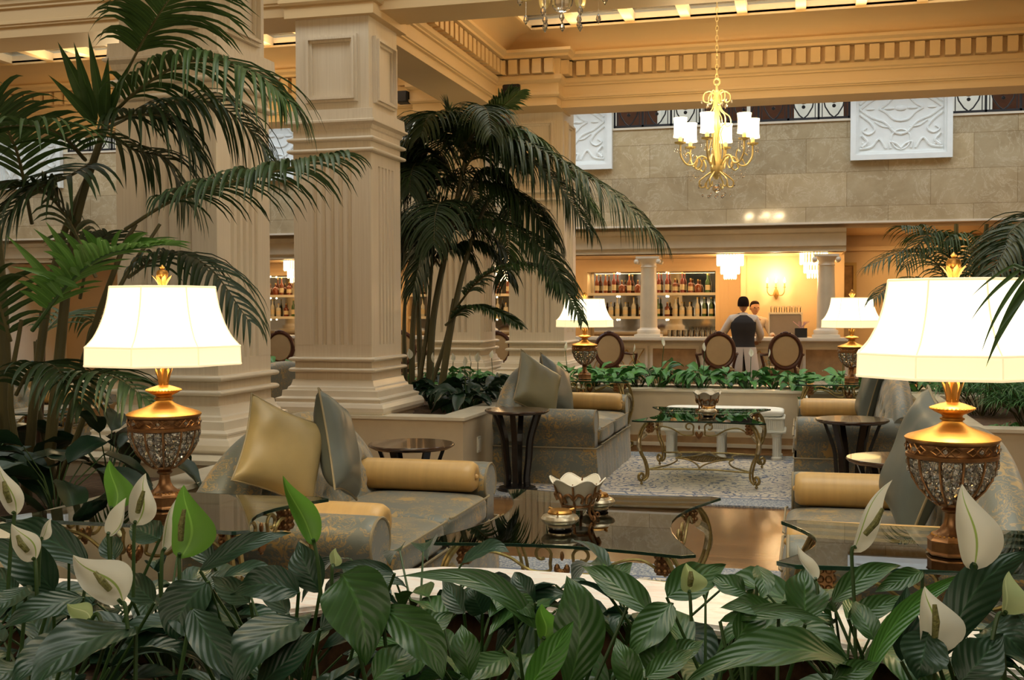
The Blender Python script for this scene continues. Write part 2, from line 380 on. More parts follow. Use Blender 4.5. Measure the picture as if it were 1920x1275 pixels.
def leafmat(name, dark, light, rough=.34, veins=True, trans=.12, K=22, midc=None):
    m, nt, b = nmat(name); tc = N(nt, 'ShaderNodeTexCoord'); sp = N(nt, 'ShaderNodeSeparateXYZ'); nt.links.new(tc.outputs['UV'], sp.inputs[0])
    vv = N(nt, 'ShaderNodeMath', operation='SUBTRACT'); nt.links.new(sp.outputs[1], vv.inputs[0]); vv.inputs[1].default_value = .5
    ab = N(nt, 'ShaderNodeMath', operation='ABSOLUTE'); nt.links.new(vv.outputs[0], ab.inputs[0])
    a = N(nt, 'ShaderNodeMath', operation='MULTIPLY'); nt.links.new(sp.outputs[0], a.inputs[0]); a.inputs[1].default_value = K*2.2
    c = N(nt, 'ShaderNodeMath', operation='MULTIPLY'); nt.links.new(ab.outputs[0], c.inputs[0]); c.inputs[1].default_value = -K*1.6
    s = N(nt, 'ShaderNodeMath', operation='ADD'); nt.links.new(a.outputs[0], s.inputs[0]); nt.links.new(c.outputs[0], s.inputs[1])
    sn = N(nt, 'ShaderNodeMath', operation='SINE'); nt.links.new(s.outputs[0], sn.inputs[0])
    nz = noise(nt, coords(nt), 6, 3)
    base = mixc(nt, nz, dark, light)
    mid = ramp(nt, ab.outputs[0], [(.0, (1, 1, 1)), (.018, (1, 1, 1)), (.035, (0, 0, 0))])
    vn = ramp(nt, sn.outputs[0], [(.70, (0, 0, 0)), (1.0, (.30, .30, .30))])
    col = mixc(nt, vn, base, tuple(min(1, q*1.35) for q in light)) if veins else base
    col = mixc(nt, mid, col, midc or tuple(min(1, q*1.25) for q in light))
    nt.links.new(col, b.inputs['Base Color']); b.inputs['Roughness'].default_value = rough
    b.inputs['Specular IOR Level'].default_value = .38
    if veins: bump(nt, b, sn.outputs[0], .22, .003)
    if trans:
        out = nt.nodes['Material Output']; t = N(nt, 'ShaderNodeBsdfTranslucent'); nt.links.new(col, t.inputs[0])
        mx = N(nt, 'ShaderNodeMixShader'); mx.inputs[0].default_value = trans
        nt.links.new(b.outputs[0], mx.inputs[1]); nt.links.new(t.outputs[0], mx.inputs[2]); nt.links.new(mx.outputs[0], out.inputs[0])
    return m
M['lily'] = leafmat('peace_lily_leaf', (.010, .034, .018), (.024, .066, .032), .38)
M['lily_green'] = leafmat('green_peace_lily_leaf', (.016, .060, .012), (.040, .110, .025), .38)
M['lily_bright'] = leafmat('young_peace_lily_leaf', (.04, .14, .02), (.08, .24, .04), .35, trans=.3)
M['lily_far'] = leafmat('planter_lily_leaf', (.035, .13, .03), (.09, .26, .06), .4, veins=False)
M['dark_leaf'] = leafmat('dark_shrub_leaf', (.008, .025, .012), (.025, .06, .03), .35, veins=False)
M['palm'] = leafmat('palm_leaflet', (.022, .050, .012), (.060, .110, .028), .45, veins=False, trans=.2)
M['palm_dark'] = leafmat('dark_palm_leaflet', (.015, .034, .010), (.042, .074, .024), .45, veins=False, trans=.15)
M['palm_bright'] = leafmat('bright_palm_leaflet', (.05, .14, .02), (.12, .24, .05), .42, veins=False, trans=.3)
M['spathe'] = leafmat('white_spathe', (.80, .79, .68), (.90, .90, .82), .5, trans=.42, K=18, veins=False, midc=(.35, .50, .12))
M['spathe_green'] = leafmat('green_spathe', (.10, .30, .03), (.22, .45, .08), .45, trans=.45, K=18, veins=False)
M['spathe_pale'] = leafmat('pale_green_spathe', (.40, .55, .22), (.62, .70, .42), .5, trans=.4, K=18, veins=False)
# ------------------------------------------------------------------ the room
CX = -.75                       # long axis of the lounge
XL, XR, YF, YB = -14.0, 9.0, -4.5, 20.2
struct('floor', MB().box(XL, XR, YF, YB, -.2, 0), M['floor'], smooth=False)
struct('wall_left', MB().box(XL-.2, XL, YF, YB, 0, 6.6), M['cream_wall'], smooth=False)
struct('wall_right', MB().box(XR, XR+.2, YF, YB, 0, 6.6), M['cream_wall'], smooth=False)
struct('wall_front', MB().box(XL, XR, YF-.2, YF, 0, 6.6), M['cream_wall'], smooth=False)
struct('wall_back', MB().box(XL, XR, YB, YB+.2, 0, 6.6), M['plaster'], smooth=False)
COLX = [(-10.6, -4.1), (-3.6, 2.85), (3.35, 8.2)]; COLY = [(2.0, 6.3), (9.3, 13.1)]
cl = MB(); INS = .42
ys = [YF]
for a, b in COLY: ys += [a+INS, b-INS]
ys[3:3] = [7.15, 8.45]  # opening added in the aisle ceiling to let the fill light through
ys += [14.6, 16.5, 16.9]
for i in range(0, len(ys), 2): cl.box(XL, XR, ys[i], ys[i+1], 4.80, 4.92)
for a, b in COLY:
    xs = [XL]
    for c, d in COLX: xs += [c+INS, d-INS]
    xs += [XR]
    for i in range(0, len(xs), 2): cl.box(xs[i], xs[i+1], a+INS, b-INS, 4.80, 4.92)
cl.box(XL, XR, 16.9, YB, 6.5, 6.6); cl.box(XL, XR, 16.9, 17.0, 4.92, 6.5)
struct('ceiling', cl, M['ceiling'], smooth=False)
# skylights: painted bars with clear panes
k = 0
for (a, b) in COLY:
    for (c, d) in COLX:
        k += 1; mm = MB(); x0, x1, y0, y1 = c+INS, d-INS, a+INS, b-INS
        nx = round((x1-x0)/.62)
        for i in range(nx+1): x = x0+(x1-x0)*i/nx; mm.box(x-.055, x+.055, y0, y1, 4.77, 4.87)
        for j in range(4): y = y0+(y1-y0)*j/3; mm.box(x0, x1, y-.05, y+.05, 4.775, 4.865)
        o = struct('window_%d' % k, mm, M['mull'], smooth=False)
        p = obj('pane', MB().box(x0, x1, y0, y1, 4.872, 4.88), M['pane'], o, smooth=False)
# entablature beams
ZM = [(3.0, 3.05), (3.88, 3.93), (4.30, 4.265), (4.60, 4.55), (4.93, 4.75), (5.0, 4.80)]
def zmap(z):
    for (a, b), (c, d) in zip(ZM, ZM[1:]):
        if a <= z <= c: return b+(d-b)*(z-a)/(c-a)
    return z
def beam_poly(c, hw=.25):
    s = [(hw, 3.88), (hw, 3.985), (hw+.025, 3.995), (hw+.025, 4.01), (hw+.04, 4.02), (hw+.04, 4.05), (hw+.03, 4.055), (hw+.03, 4.185), (hw+.055, 4.195), (hw+.055, 4.215), (hw+.075, 4.235), (hw+.075, 4.30), (hw+.05, 4.305), (hw+.05, 4.50), (hw+.17, 4.50), (hw+.17, 4.53), (hw+.21, 4.56), (hw+.21, 4.595)]
    s += [(hw+.13, 4.60)]+[(hw+.13+.36*(1-math.cos(PI/2*t/8)), 4.60+.33*math.sin(PI/2*t/8)) for t in range(1, 9)]+[(hw+.52, 4.93), (hw+.52, 5.0)]
    s = [(o, zmap(z)) for o, z in s]
    return [(c+o, z) for o, z in s]+[(c-o, z) for o, z in reversed(s)]
def dentils(mb, axis, a0, a1, face, sgn, z0=4.28, z1=4.445):
    n = max(1, round((a1-a0)/.158)); st = (a1-a0)/n
    for i in range(n):
        u0 = a0+i*st+.025; u1 = u0+.105; w0, w1 = sorted((face-.01*sgn, face+.085*sgn))
        if axis == 'x': mb.box(u0, u1, w0, w1, z0, z1)
        else: mb.box(w0, w1, u0, u1, z0, z1)
def ybeam(name, c, a0=XL, a1=XR, sides=(1, -1), zo=0):
    mb = MB().extrude([(b_, z_+(zo if z_ < 4.79 else 0)) for b_, z_ in beam_poly(c)], 'x', a0, a1); d = MB()
    for s in sides:
        for x0, x1 in COLX: dentils(d, 'x', x0, x1, c+s*.30, s, 4.28+zo, 4.445+zo)
    o = struct(name, mb, M['beam'], ang=30, fix=True); obj('dentil_band', d, M['beam'], o, smooth=False)
ybeam('trim_1', 13.4); ybeam('trim_2', 9.05, zo=.10); ybeam('trim_3', 6.55, zo=.10); ybeam('trim_4', 1.75)
def xbeam(name, c, a0, a1):
    o = struct(name, MB().extrude(beam_poly(c), 'y', a0, a1), M['beam'], ang=30, fix=True); d = MB()
    for s in (1, -1): dentils(d, 'y', a0+.25, a1-.25, c+s*.30, s)
    obj('dentil_band', d, M['beam'], o, smooth=False)
xbeam('trim_5', -3.85, 9.05, 13.4); xbeam('trim_6', -3.85, 1.75, 6.55); xbeam('trim_7', 3.1, 9.05, 13.4); xbeam('trim_8', 3.1, 1.75, 6.55)
# breaks of the entablature over the columns
res = MB()
P_RES = [(0, 3.872), (0, 3.985), (.025, 3.995), (.04, 4.02), (.04, 4.05), (.03, 4.055), (.03, 4.185), (.055, 4.2), (.075, 4.235), (.075, 4.30), (.05, 4.305), (.05, 4.50), (.17, 4.50), (.17, 4.53), (.21, 4.56), (.21, 4.595)]
RES = [(-3.2, 13.3, .36, .42), (-4.27, 13.3, .36, .42), (-3.85, 9.05, .40, .40), (-3.85, 6.53, .40, .40), (-7.75, 13.3, .36, .42)]
for x, y, hx, hy in RES: res.ring4(x, y, hx, hy, [(o_, zmap(z_)+(.05 if y < 10 else 0)) for o_, z_ in P_RES])
o = struct('trim_9', res, M['beam'], ang=30)
d = MB()
for x, y, hx, hy in RES:
    dentils(d, 'x', x-hx, x+hx, y-hy-.05, -1); dentils(d, 'y', y-hy, y+hy, x+hx+.05, 1)
obj('dentil_band', d, M['beam'], o, smooth=False)
# columns
def flute_section(h, n=5, sp=.078, w=.046, dep=.026):
    pts = []
    def side(fn):
        pts.append(fn(-h, 0))
        for i in range(n):
            c = (i-(n-1)/2)*sp; pts.append(fn(c-w/2, 0))
            for q in (1, 2, 3): a = PI*q/4; pts.append(fn(c-w/2*math.cos(a), dep*math.sin(a)))
            pts.append(fn(c+w/2, 0))
    side(lambda a, d: (a, -h+d)); side(lambda a, d: (h-d, a)); side(lambda a, d: (-a, h-d)); side(lambda a, d: (-h+d, -a))
    return pts
def column(x, y, label, far=False):
    t = thing('column', label, 'column', (x, y, 0), 0, 'fluted square columns of the lounge')
    h = .35; pl = MB().ring4(0, 0, .43, .43, [(0, 0), (0, .60)]); 
    for s in (0, 1, 2, 3):
        b = len(pl.v)
        for (q0, q1, z0, z1) in ((-.32, .32, .50, .54), (-.32, .32, .06, .10), (-.32, -.28, .10, .50), (.28, .32, .10, .50)):
            pl.box(q0, q1, -.45, -.425, z0, z1)
        pl.xf(Matrix.Rotation(PI/2*s, 4, 'Z'), b)
    obj('plinth', pl, M['column'], t, smooth=False)
    prof = [(.09, .60), (.09, .625), (.115, .64), (.145, .655), (.16, .685), (.16, .715), (.145, .745), (.12, .755), (.12, .77), (.125, .775), (.125, .785), (.085, .80), (.08, .85), (.05, .855), (.045, .875), (.03, .885), (.02, .91), (.015, .935), (0, .94)]
    obj('base', MB().ring4(0, 0, h, h, prof), M['base_stone'], t, ang=25)
    sh = MB().ring4(0, 0, h, h, [(-.001, .93), (-.001, 1.23)]); sh.prism(flute_section(h), 1.23, 2.74); sh.ring4(0, 0, h, h, [(0, 2.74), (0, 3.04)])
    obj('shaft', sh, M['column'], t, ang=25)
    for z in (1.02, 1.11, 2.86, 2.955):
        obj('astragal', MB().ring4(0, 0, h, h, [(-.01, z-.018), (.018, z-.018)]+[(.018+.024*math.sin(PI*q/6), z-.018*math.cos(PI*q/6)) for q in range(1, 6)]+[(.018, z+.018), (-.01, z+.018)]), M['base_stone'], t, ang=50)
    obj('necking', MB().ring4(0, 0, h, h, [(0, 3.03), (.012, 3.04), (.02, 3.07), (.055, 3.09), (.055, 3.105), (.035, 3.115), (.03, 3.20), (-.015, 3.21)]), M['column'], t, ang=25)
    di = MB().ring4(0, 0, h-.02, h-.02, [(0, 3.20), (0, 3.99)]); g = h-.02
    for s in range(4):
        b = len(di.v)
        for e, f, dp in ((0, .022, .030), (.022, .040, .050), (.040, .062, .022)):
            a = .235-e; u = .28-e; c = .235-f; w_ = .28-f; zc = 3.545
            for (q0, q1, z0, z1) in ((-a, a, zc+w_, zc+u), (-a, a, zc-u, zc-w_), (-a, -c, zc-w_, zc+w_), (c, a, zc-w_, zc+w_)):
                di.box(q0, q1, -g-dp, -g+.01, z0, z1)
        di.xf(Matrix.Rotation(PI/2*s, 4, 'Z'), b)
    obj('panelled_block', di, M['column'], t, smooth=False)
    return t
c1 = column(-3.85, 6.53, 'square fluted stone column behind the left lamp, largest of the columns')
for x, y, l in ((-3.85, 9.05, 'square fluted stone column in mid-view beside the marble palm planter'), (-3.2, 13.7, 'distant square column at the right of the pair behind the middle palm'), (-4.27, 13.7, 'distant square column at the left of the pair, half hidden by palm stems'), (-7.75, 13.7, 'far square column of the left bay behind the left palm')):
    dup(c1, (x, y, 0), 0, l)
# gallery: marble parapet wall, ledge, balcony
gw = MB().box(XL, XR, 17.0, 17.25, 2.78, 4.24)
struct('wall_marble', gw, M['marble'], smooth=False)
struct('trim_10', MB().box(XL, XR, 16.97, 17.3, 4.24, 4.27).box(XL, XR, 16.98, 17.3, 2.75, 2.78), M['base_stone'], smooth=False)
struct('ceiling_bar', MB().box(XL, XR, 17.25, YB, 2.70, 2.80).box(XL, .55, 17.35, 18.9, 2.36, 2.42), M['plaster'], smooth=False)
struct('floor_gallery', MB().box(XL, XR, 17.3, YB, 4.0, 4.06), M['cream_wall'], smooth=False)
# back of the gallery: white wall with dark framed windows
gb = MB().box(XL, XR, 19.6, 19.7, 4.06, 6.5)
struct('wall_gallery', gb, M['relief'], smooth=False)
wn = 6
x = -13.2
while x < 8.4:
    wn += 1; wd = 1.5
    o = struct('window_%d' % wn, MB().box(x, x+wd, 19.5, 19.6, 4.06, 5.9), M['chair_wood'], smooth=False)
    obj('window_frame', MB().box(x-.06, x, 19.46, 19.6, 4.06, 5.96).box(x+wd, x+wd+.06, 19.46, 19.6, 4.06, 5.96).box(x+wd*.5-.03, x+wd*.5+.03, 19.47, 19.6, 4.06, 5.96), M['relief'], o, smooth=False)
    x += 2.3
# balcony railings between the white relief panels
def railing(x0, x1, label):
    t = thing('balcony_railing', label, 'railing', (0, 0, 0), 0, 'wrought iron balcony railings')
    r = MB().box(x0, x1, 17.12, 17.15, 4.30, 4.33).box(x0, x1, 17.11, 17.16, 4.93, 4.97).box(x0, x1, 17.12, 17.15, 4.80, 4.82)
    obj('rails', r, M['iron'], t, smooth=False)
    b = MB(); n = max(1, round((x1-x0)/.46)); s = (x1-x0)/n; y = 17.135
    for i in range(n+1): X = x0+i*s; b.box(X-.015, X+.015, y-.015, y+.015, 4.27, 4.95)
    for i in range(n):
        c = x0+(i+.5)*s; hw = s*.5-.05
        for sg in (-1, 1):
            b.tube([(c+sg*hw, y, 4.82), (c+sg*hw*.98, y, 4.65), (c+sg*hw*.75, y, 4.48), (c+sg*hw*.35, y, 4.37), (c, y, 4.32)], .011, 5)
            b.tube([(c+sg*hw, y, 4.33), (c+sg*hw, y, 4.80)], .009, 4)
        b.tube([(c+.1*math.cos(a*PI/6), y, 4.68+.1*math.sin(a*PI/6)) for a in range(12)], .012, 5, closed=True)
        b.tube([(c+.145*math.cos(a*PI/6), y, 4.68+.145*math.sin(a*PI/6)) for a in range(12)], .008, 4, closed=True)
        b.ball((c, y, 4.49), .028, 8, 5)
        b.tube([(c-hw, y, 4.58), (c-hw*.5, y, 4.56)], .01, 4); b.tube([(c+hw, y, 4.58), (c+hw*.5, y, 4.56)], .01, 4)
    obj('scrollwork', b, M['iron'], t)
PW = 1.385
PX = [(.62, 2.005, 'white plaster relief panel on the marble wall at upper right'), (-4.25, -2.865, 'white plaster relief panel beside the distant column, left of the chandelier'), (-9.12, -7.735, 'white plaster relief panel seen in the gap between the two near columns'), (-13.9, -12.6, 'white plaster relief panel at the far left behind palm fronds')]
railing(-2.86, .61, 'black iron balcony railing behind the lit chandelier')
railing(2.01, 8.9, 'black iron balcony railing at the upper right corner')
railing(-7.73, -4.26, 'black iron balcony railing above the middle palm')
railing(-12.59, -9.13, 'black iron balcony railing hidden behind the left palm')
def relief(x0, x1, label):
    t = thing('relief_panel', label, 'wall panel', ((x0+x1)/2, 16.97, 4.38), 0, 'white ornamental relief panels'); h = (x1-x0)/2; v = .73
    f = MB()
    for e, g, dp in ((0, .075, .075), (.075, .11, .045)):
        f.box(-h+e, h-e, -dp, .02, -v+e, -v+g); f.box(-h+e, h-e, -dp, .02, v-g, v-e); f.box(-h+e, -h+g, -dp, .02, -v+g, v-g); f.box(h-g, h-e, -dp, .02, -v+g, v-g)
    obj('panel_frame', f, M['relief'], t, smooth=False)
    b = MB().box(-h+.1, h-.1, -.012, .02, -v+.1, v-.1); y = -.018
    obj('panel_field', b, M['relief'], t, smooth=False)
    r = MB(); H, V = h-.13, v-.13
    def cv(pts, w=.017): 
        for sx in (-1, 1):
            for sz in (-1, 1): r.tube(spline([(sx*a, y, sz*b_) for a, b_ in pts], 5), w, 6)
    cv([(0, V*.62), (.10, V*.55), (.22, V*.33), (.40, V*.20), (H, 0)])
    cv([(0, V*.30), (.10, V*.26), (.2, V*.10), (.30, 0)]); cv([(.12, V*.45), (.25, V*.42), (.36, V*.30)], .012)
    cv([(H, V*.12), (.42, V*.32), (.36, V*.50), (.44, V*.60), (.52, V*.52), (.47, V*.44)]); cv([(H, V*.95), (.40, V*.90), (.30, V*.72), (.20, V*.95)])
    cv([(H*.95, V*.62), (H*.82, V*.78), (H*.95, V*.9)], .022); cv([(.0, V*.95), (.06, V*.85), (.15, V*.80), (.14, V*.95)])
    for sx in (-1, 1):
        for sz in (-1, 1):
            for q in range(5): a = q*PI*.4; r.ball((sx*(H-.07)+.03*math.cos(a), y, sz*(V-.10)+.03*math.sin(a)), .02, 8, 4, (1, .5, 1))
        r.ball((sx*.16, y, 0), .05, 10, 5, (1.5, .35, .45)); r.ball((sx*.42, y, 0), .04, 10, 5, (1.6, .35, .45))
    r.ball((0, y, 0), .06, 10, 5, (1.4, .35, .7)); r.tube([(.13*math.cos(a*PI/8), y, -V*.72+.13*math.sin(a*PI/8)*(1 if a < 8 else 1.2)) for a in range(16)], .014, 5, closed=True)
    obj('relief_ornament', r, M['relief'], t)
for a, b, l in PX: relief(a, b, l)
# chandelier mirror images on the marble are left to the polished wall itself
# ------------------------------------------------------------------ planters
def planter(label, poly, z=.66, soilz=.55, wall=.22, bands=True, group='marble planters'):
    """poly: outer outline, counter-clockwise, of an orthogonal box (x0,x1,y0,y1)"""
    x0, x1, y0, y1 = poly; t = thing('planter', label, 'planter', ((x0+x1)/2, (y0+y1)/2, 0), 0, group)
    X, Y = (x1-x0)/2, (y1-y0)/2; wl = MB()
    for a, b, c, d in ((-X, X, -Y, -Y+wall), (-X, X, Y-wall, Y), (-X, -X+wall, -Y+wall, Y-wall), (X-wall, X, -Y+wall, Y-wall)): wl.box(a, b, c, d, 0, z-.025)
    obj('planter_wall', wl, M['planter'], t, smooth=False)
    cp = MB()
    for a, b, c, d in ((-X-.015, X+.015, -Y-.015, -Y+wall+.01), (-X-.015, X+.015, Y-wall-.01, Y+.015), (-X-.015, -X+wall+.01, -Y+wall+.01, Y-wall-.01), (X-wall-.01, X+.015, -Y+wall+.01, Y-wall-.01)): cp.box(a, b, c, d, z-.025, z)
    obj('coping', cp, M['planter_cap'], t, smooth=False)
    if bands:
        obj('base_band', MB().box(-X-.012, X+.012, -Y-.012, Y+.012, .09, .16).box(-X-.012, X+.012, -Y-.012, Y+.012, .0, .05), M['brown_band'], t, smooth=False)
        obj('base_line', MB().box(-X-.02, X+.02, -Y-.02, Y+.02, .05, .09), M['planter_cap'], t, smooth=False)
    obj('planting_soil', MB().grid(lambda u, v: (-X+wall+(2*X-2*wall)*u, -Y+wall+(2*Y-2*wall)*v, soilz+.03*mnoise.noise(Vector((u*9, v*9, 0)))), 24, 24), M['soil'], t)
    return t
pM = planter('marble planter of the middle palm, right of the near column', (-4.6, -2.65, 8.52, 11.9), bands=False)
obj('wall_socket', MB().box(.975, .985, -1.3, -1.21, .33, .46).box(.985, .99, -1.285, -1.225, .35, .44), M['white_paint'], pM, smooth=False)
planter('long low marble planter across the lounge in front of the bar', (-4.3, 3.0, 12.0, 12.8))
planter('marble planter at the right edge of the lounge under the right palm', (1.05, 3.6, 8.62, 11.9), bands=False)
planter('marble planter of the left palm behind the left lamp', (-5.6, -3.0, 3.3, 6.0), bands=False)
planter('marble planter at the right of the foreground, beyond the picture edge', (1.4, 4.0, 3.3, 6.0), bands=False)
planter('planter of the far left bay', (-9.6, -8.4, 8.6, 12.6), bands=False)
# wide marble rim round the foreground flower bed
far = [(-6, 3.1), (-2.2, 3.16), (-1.75, 3.26), (-1.52, 3.36), (-1.40, 3.46), (-1.33, 3.55), (-1.2, 3.62), (-1.0, 3.645), (-.6, 3.63), (-.1, 3.52), (.3, 3.39), (.7, 3.29), (1.2, 3.24), (4, 3.1)]
near = [(x, min(y-.40, 3.22)-.03) for x, y in reversed(far)]
t = thing('flower_bed_rim', 'broad white marble rim behind the foreground peace lilies', 'marble rim')
b = MB(); n = len(far); 
obj('rim_top', MB().prism([p for p in reversed(near+far)], .625, .66), M['rim'], t, smooth=False, bevel=.012)
obj('rim_wall', MB().prism([(x, y-.03) for x, y in reversed(far)]+[(x, y+.03) for x, y in far and [(p[0], p[1]-.33) for p in far]], 0, .625), M['soil'], t, smooth=False)
tag(obj('flower_bed_soil', MB().grid(lambda u, v: (-5.5+9.5*u, .6+2.3*v, .50+.02*mnoise.noise(Vector((u*30, v*9, 0)))), 40, 12), M['soil']), 'dark soil under the foreground peace lilies', 'soil', kind='stuff')
# ------------------------------------------------------------------ rugs and floor border
def mkrug(label, cx, cy, hx, hy):
    t = obj('rug', MB().box(-hx, hx, -hy, hy, 0, .014), rug(cx, cy, hx, hy), smooth=False); t.location = (cx, cy, .001); tag(t, label, 'rug', 'blue and cream lounge rugs')
mkrug('blue and cream patterned rug under the far glass coffee table', CX-.05, 10.2, 2.3, 1.5)
mkrug('blue speckled rug under the near glass coffee table', CX-.05, 5.1, 2.0, 1.5)
mkrug('blue and cream rug of the left bay behind the column', -6.7, 10.1, 1.9, 1.5)
# ------------------------------------------------------------------ sofas (local: back at x=0, front at +x, length along y)
def make_sofa(L=1.92, Dp=.95):
    t = thing('sofa', 'sofa', 'sofa'); h = L/2; aw = .20
    body = MB().box(.02, Dp-.03, -h+.02, h-.02, .10, .34)
    obj('sofa_frame', body, M['brocade'], t, bevel=.02)
    sk = MB()
    def skirt(u, v, a, b):
        n = 1
    # pleated skirt round four sides
    per = [(0, -h), (Dp, -h), (Dp, h), (0, h)]
    pts = []
    for i in range(4):
        p, q = Vector(per[i]), Vector(per[(i+1) % 4]); nn = int((q-p).length/.03); d = (q-p).normalized(); nr = Vector((d.y, -d.x))
        for k in range(nn):
            s = k/nn; w_ = .0012*math.sin(k*1.3)+.002*math.sin(k*.37+i); pts.append((p+(q-p)*s, nr, w_))
    vs = []; 
    for p, nr, w_ in pts:
        vs.append((p.x, p.y, .33)); a = p+nr*(.012+w_); vs.append((a.x, a.y, .17)); a = p+nr*(.02+1.6*w_); vs.append((a.x, a.y, .015))
    n = len(pts); sk.add(vs, [(i*3+j, i*3+j+1, ((i+1) % n)*3+j+1, ((i+1) % n)*3+j) for i in range(n) for j in (0, 1)])
    obj('skirt', sk, M['brocade'], t, ang=60)
    cor = MB()
    cor.tube([(p.x+nr.x*.006, p.y+nr.y*.006, .33) for p, nr, w_ in pts], .007, 6, closed=True)
    obj('skirt_cord', cor, M['piping'], t)
    # seat cushions
    for s in (-1, 1):
        y0, y1 = (-h+aw, -.004) if s < 0 else (.004, h-aw)
        def f(u, v, y0=y0, y1=y1):
            a = 2*PI*u; ca, sa = math.cos(a), math.sin(a); e = .22
            X = abs(ca)**e*(1 if ca > 0 else -1); Y = abs(sa)**e*(1 if sa > 0 else -1)
            ph = PI*(v-.5); cz = math.cos(ph); q = abs(cz)**.32; zz = math.sin(ph)
            zz = abs(zz)**.45*(1 if zz > 0 else -1)
            x = (.22+Dp)/2+.012+X*q*(Dp-.22)/2; y = (y0+y1)/2+Y*q*(y1-y0)/2
            return (x, y, .415+.085*zz+(.018*(1-(X*q)**2)*(1-(Y*q)**2) if zz > 0 else 0))
        c = obj('seat_cushion', MB().grid(f, 64, 18), M['brocade'], t, ang=80)
        pp = MB(); 
        xs0, xs1 = .23, Dp+.018
        for z in (.485, .345): pp.tube([(xs1-.012, y0+.02, z), (xs1-.003, y0+.05, z), (xs1-.003, y1-.05, z), (xs1-.012, y1-.02, z)], .006, 6)
        obj('cushion_cord', pp, M['piping'], c)
    # rolled arms
    for s in (-1, 1):
        a = MB(); yc = s*(h-aw/2-.005); n = 28
        sec = []
        for k in range(n+1):
            q = -PI*.28+(PI*1.56)*k/n; sec.append((s*.115*math.cos(q)*1.02+s*.005, .545+.112*math.sin(q)))
        sec = [(s*.075, .30)]+sec+[(-s*.085, .30)]
        st = [(.03, 1, 0), (Dp-.06, 1, 0), (Dp-.03, .985, 0), (Dp-.018, .93, 0)]
        vs = []
        for X, k, _ in st:
            for (yy, zz) in sec: vs.append((X, yc+yy*k, .50+(zz-.50)*k))
        m_ = len(sec); fs = [(i*m_+j, (i+1)*m_+j, (i+1)*m_+(j+1) % m_, i*m_+(j+1) % m_) for i in range(len(st)-1) for j in range(m_)]
        fs += [tuple(range(m_)), tuple(range(len(vs)-m_, len(vs)))[::-1]]
        a.add(vs, fs)
        ar = obj('sofa_arm', a, M['brocade'], t, ang=50, fix=True)
        obj('arm_cord', MB().tube([(Dp-.02, yc+yy*.955, .50+(zz-.50)*.955) for yy, zz in sec[1:-1]], .007, 6), M['piping'], ar)
    # buttoned camel back
    def hz(y): 
        k = max(0, 1-abs(y/h)**2.4); return .655+.345*k**.9
    rows = 3
    def back(u, v):
        y = -h+.02+(2*h-.04)*u; H = hz(y); 
        a = v*1.0
        # cross-section: front face from seat up, over rolled top, down the back
        if a < .5:
            s_ = a/.5; z = .40+(H-.09-.40)*s_; x = .30-.10*s_
            g = 0
            ku = (y+h)/(.2); kv = s_*rows
            g = (math.cos(PI*(ku+kv))*math.cos(PI*(ku-kv)))
            x -= .034*(max(0, g)**2.0-.25)*min(1, 4*s_*(1-s_)+.2); x += .012
            return (x, y, z)
        elif a < .85:
            q = (a-.5)/.35*PI; r = .085
            cxx = .115; return (cxx+r*math.cos(q), y, H-.09+r*math.sin(q)*1.05)
        s_ = (a-.85)/.15; return (.03, y, H-.09-(H-.09-.33)*s_)
    bk = obj('backrest', MB().grid(back, 96, 40), M['brocade'], t, ang=80)
    for s in (-1, 1):
        e = MB(); y = s*(h-.02); P = [back(0 if s < 0 else 1, v/40) for v in range(41)]
        e.add([(x, y, z) for x, _, z in P], [tuple(range(41)) if s > 0 else tuple(range(41))[::-1]])
        obj('back_end', e, M['brocade'], t, smooth=False)
    
    for r_ in range(1, rows*2):
        kv = r_/2
        k0 = int(L/.2)
        for q in range(0, 2*k0+2):
            ku = q/2
            if abs(math.cos(PI*(ku+kv))*math.cos(PI*(ku-kv))-1) < .05:
                y = ku*.2-h
                if abs(y) > h-.22: continue
                H = hz(y); s_ = kv/rows; obj('tuft_button', MB().ball((.30-.10*s_-.022, y, .40+(H-.49)*s_), .013, 8, 5), M['piping'], bk)
    return t
sofa = make_sofa()
SG = 'blue and gold brocade sofas'
SOFAS = [(-2.68, 5.29, 0, 'brocade sofa at left with two leaning silk pillows, in front of the column'),
 (-2.68, 10.36, 0, 'brocade sofa in the middle distance beside the marble palm planter'),
 (.87, 5.32, PI, 'brocade sofa at right behind the right lamp'),
 (.87, 10.15, PI, 'brocade sofa in the right distance behind the round dark table'),
 (-5.05, 10.36, PI, 'brocade sofa seen through the gap between the two near columns'),
 (-8.25, 9.75, 0, 'brocade sofa in the far left bay behind palm stems')]
for i, (x, y, r, l) in enumerate(SOFAS):
    if i == 0: sofa.location = (x, y, 0); sofa['label'] = l; sofa['group'] = SG
    else: dup(sofa, (x, y, 0), r, l, SG)
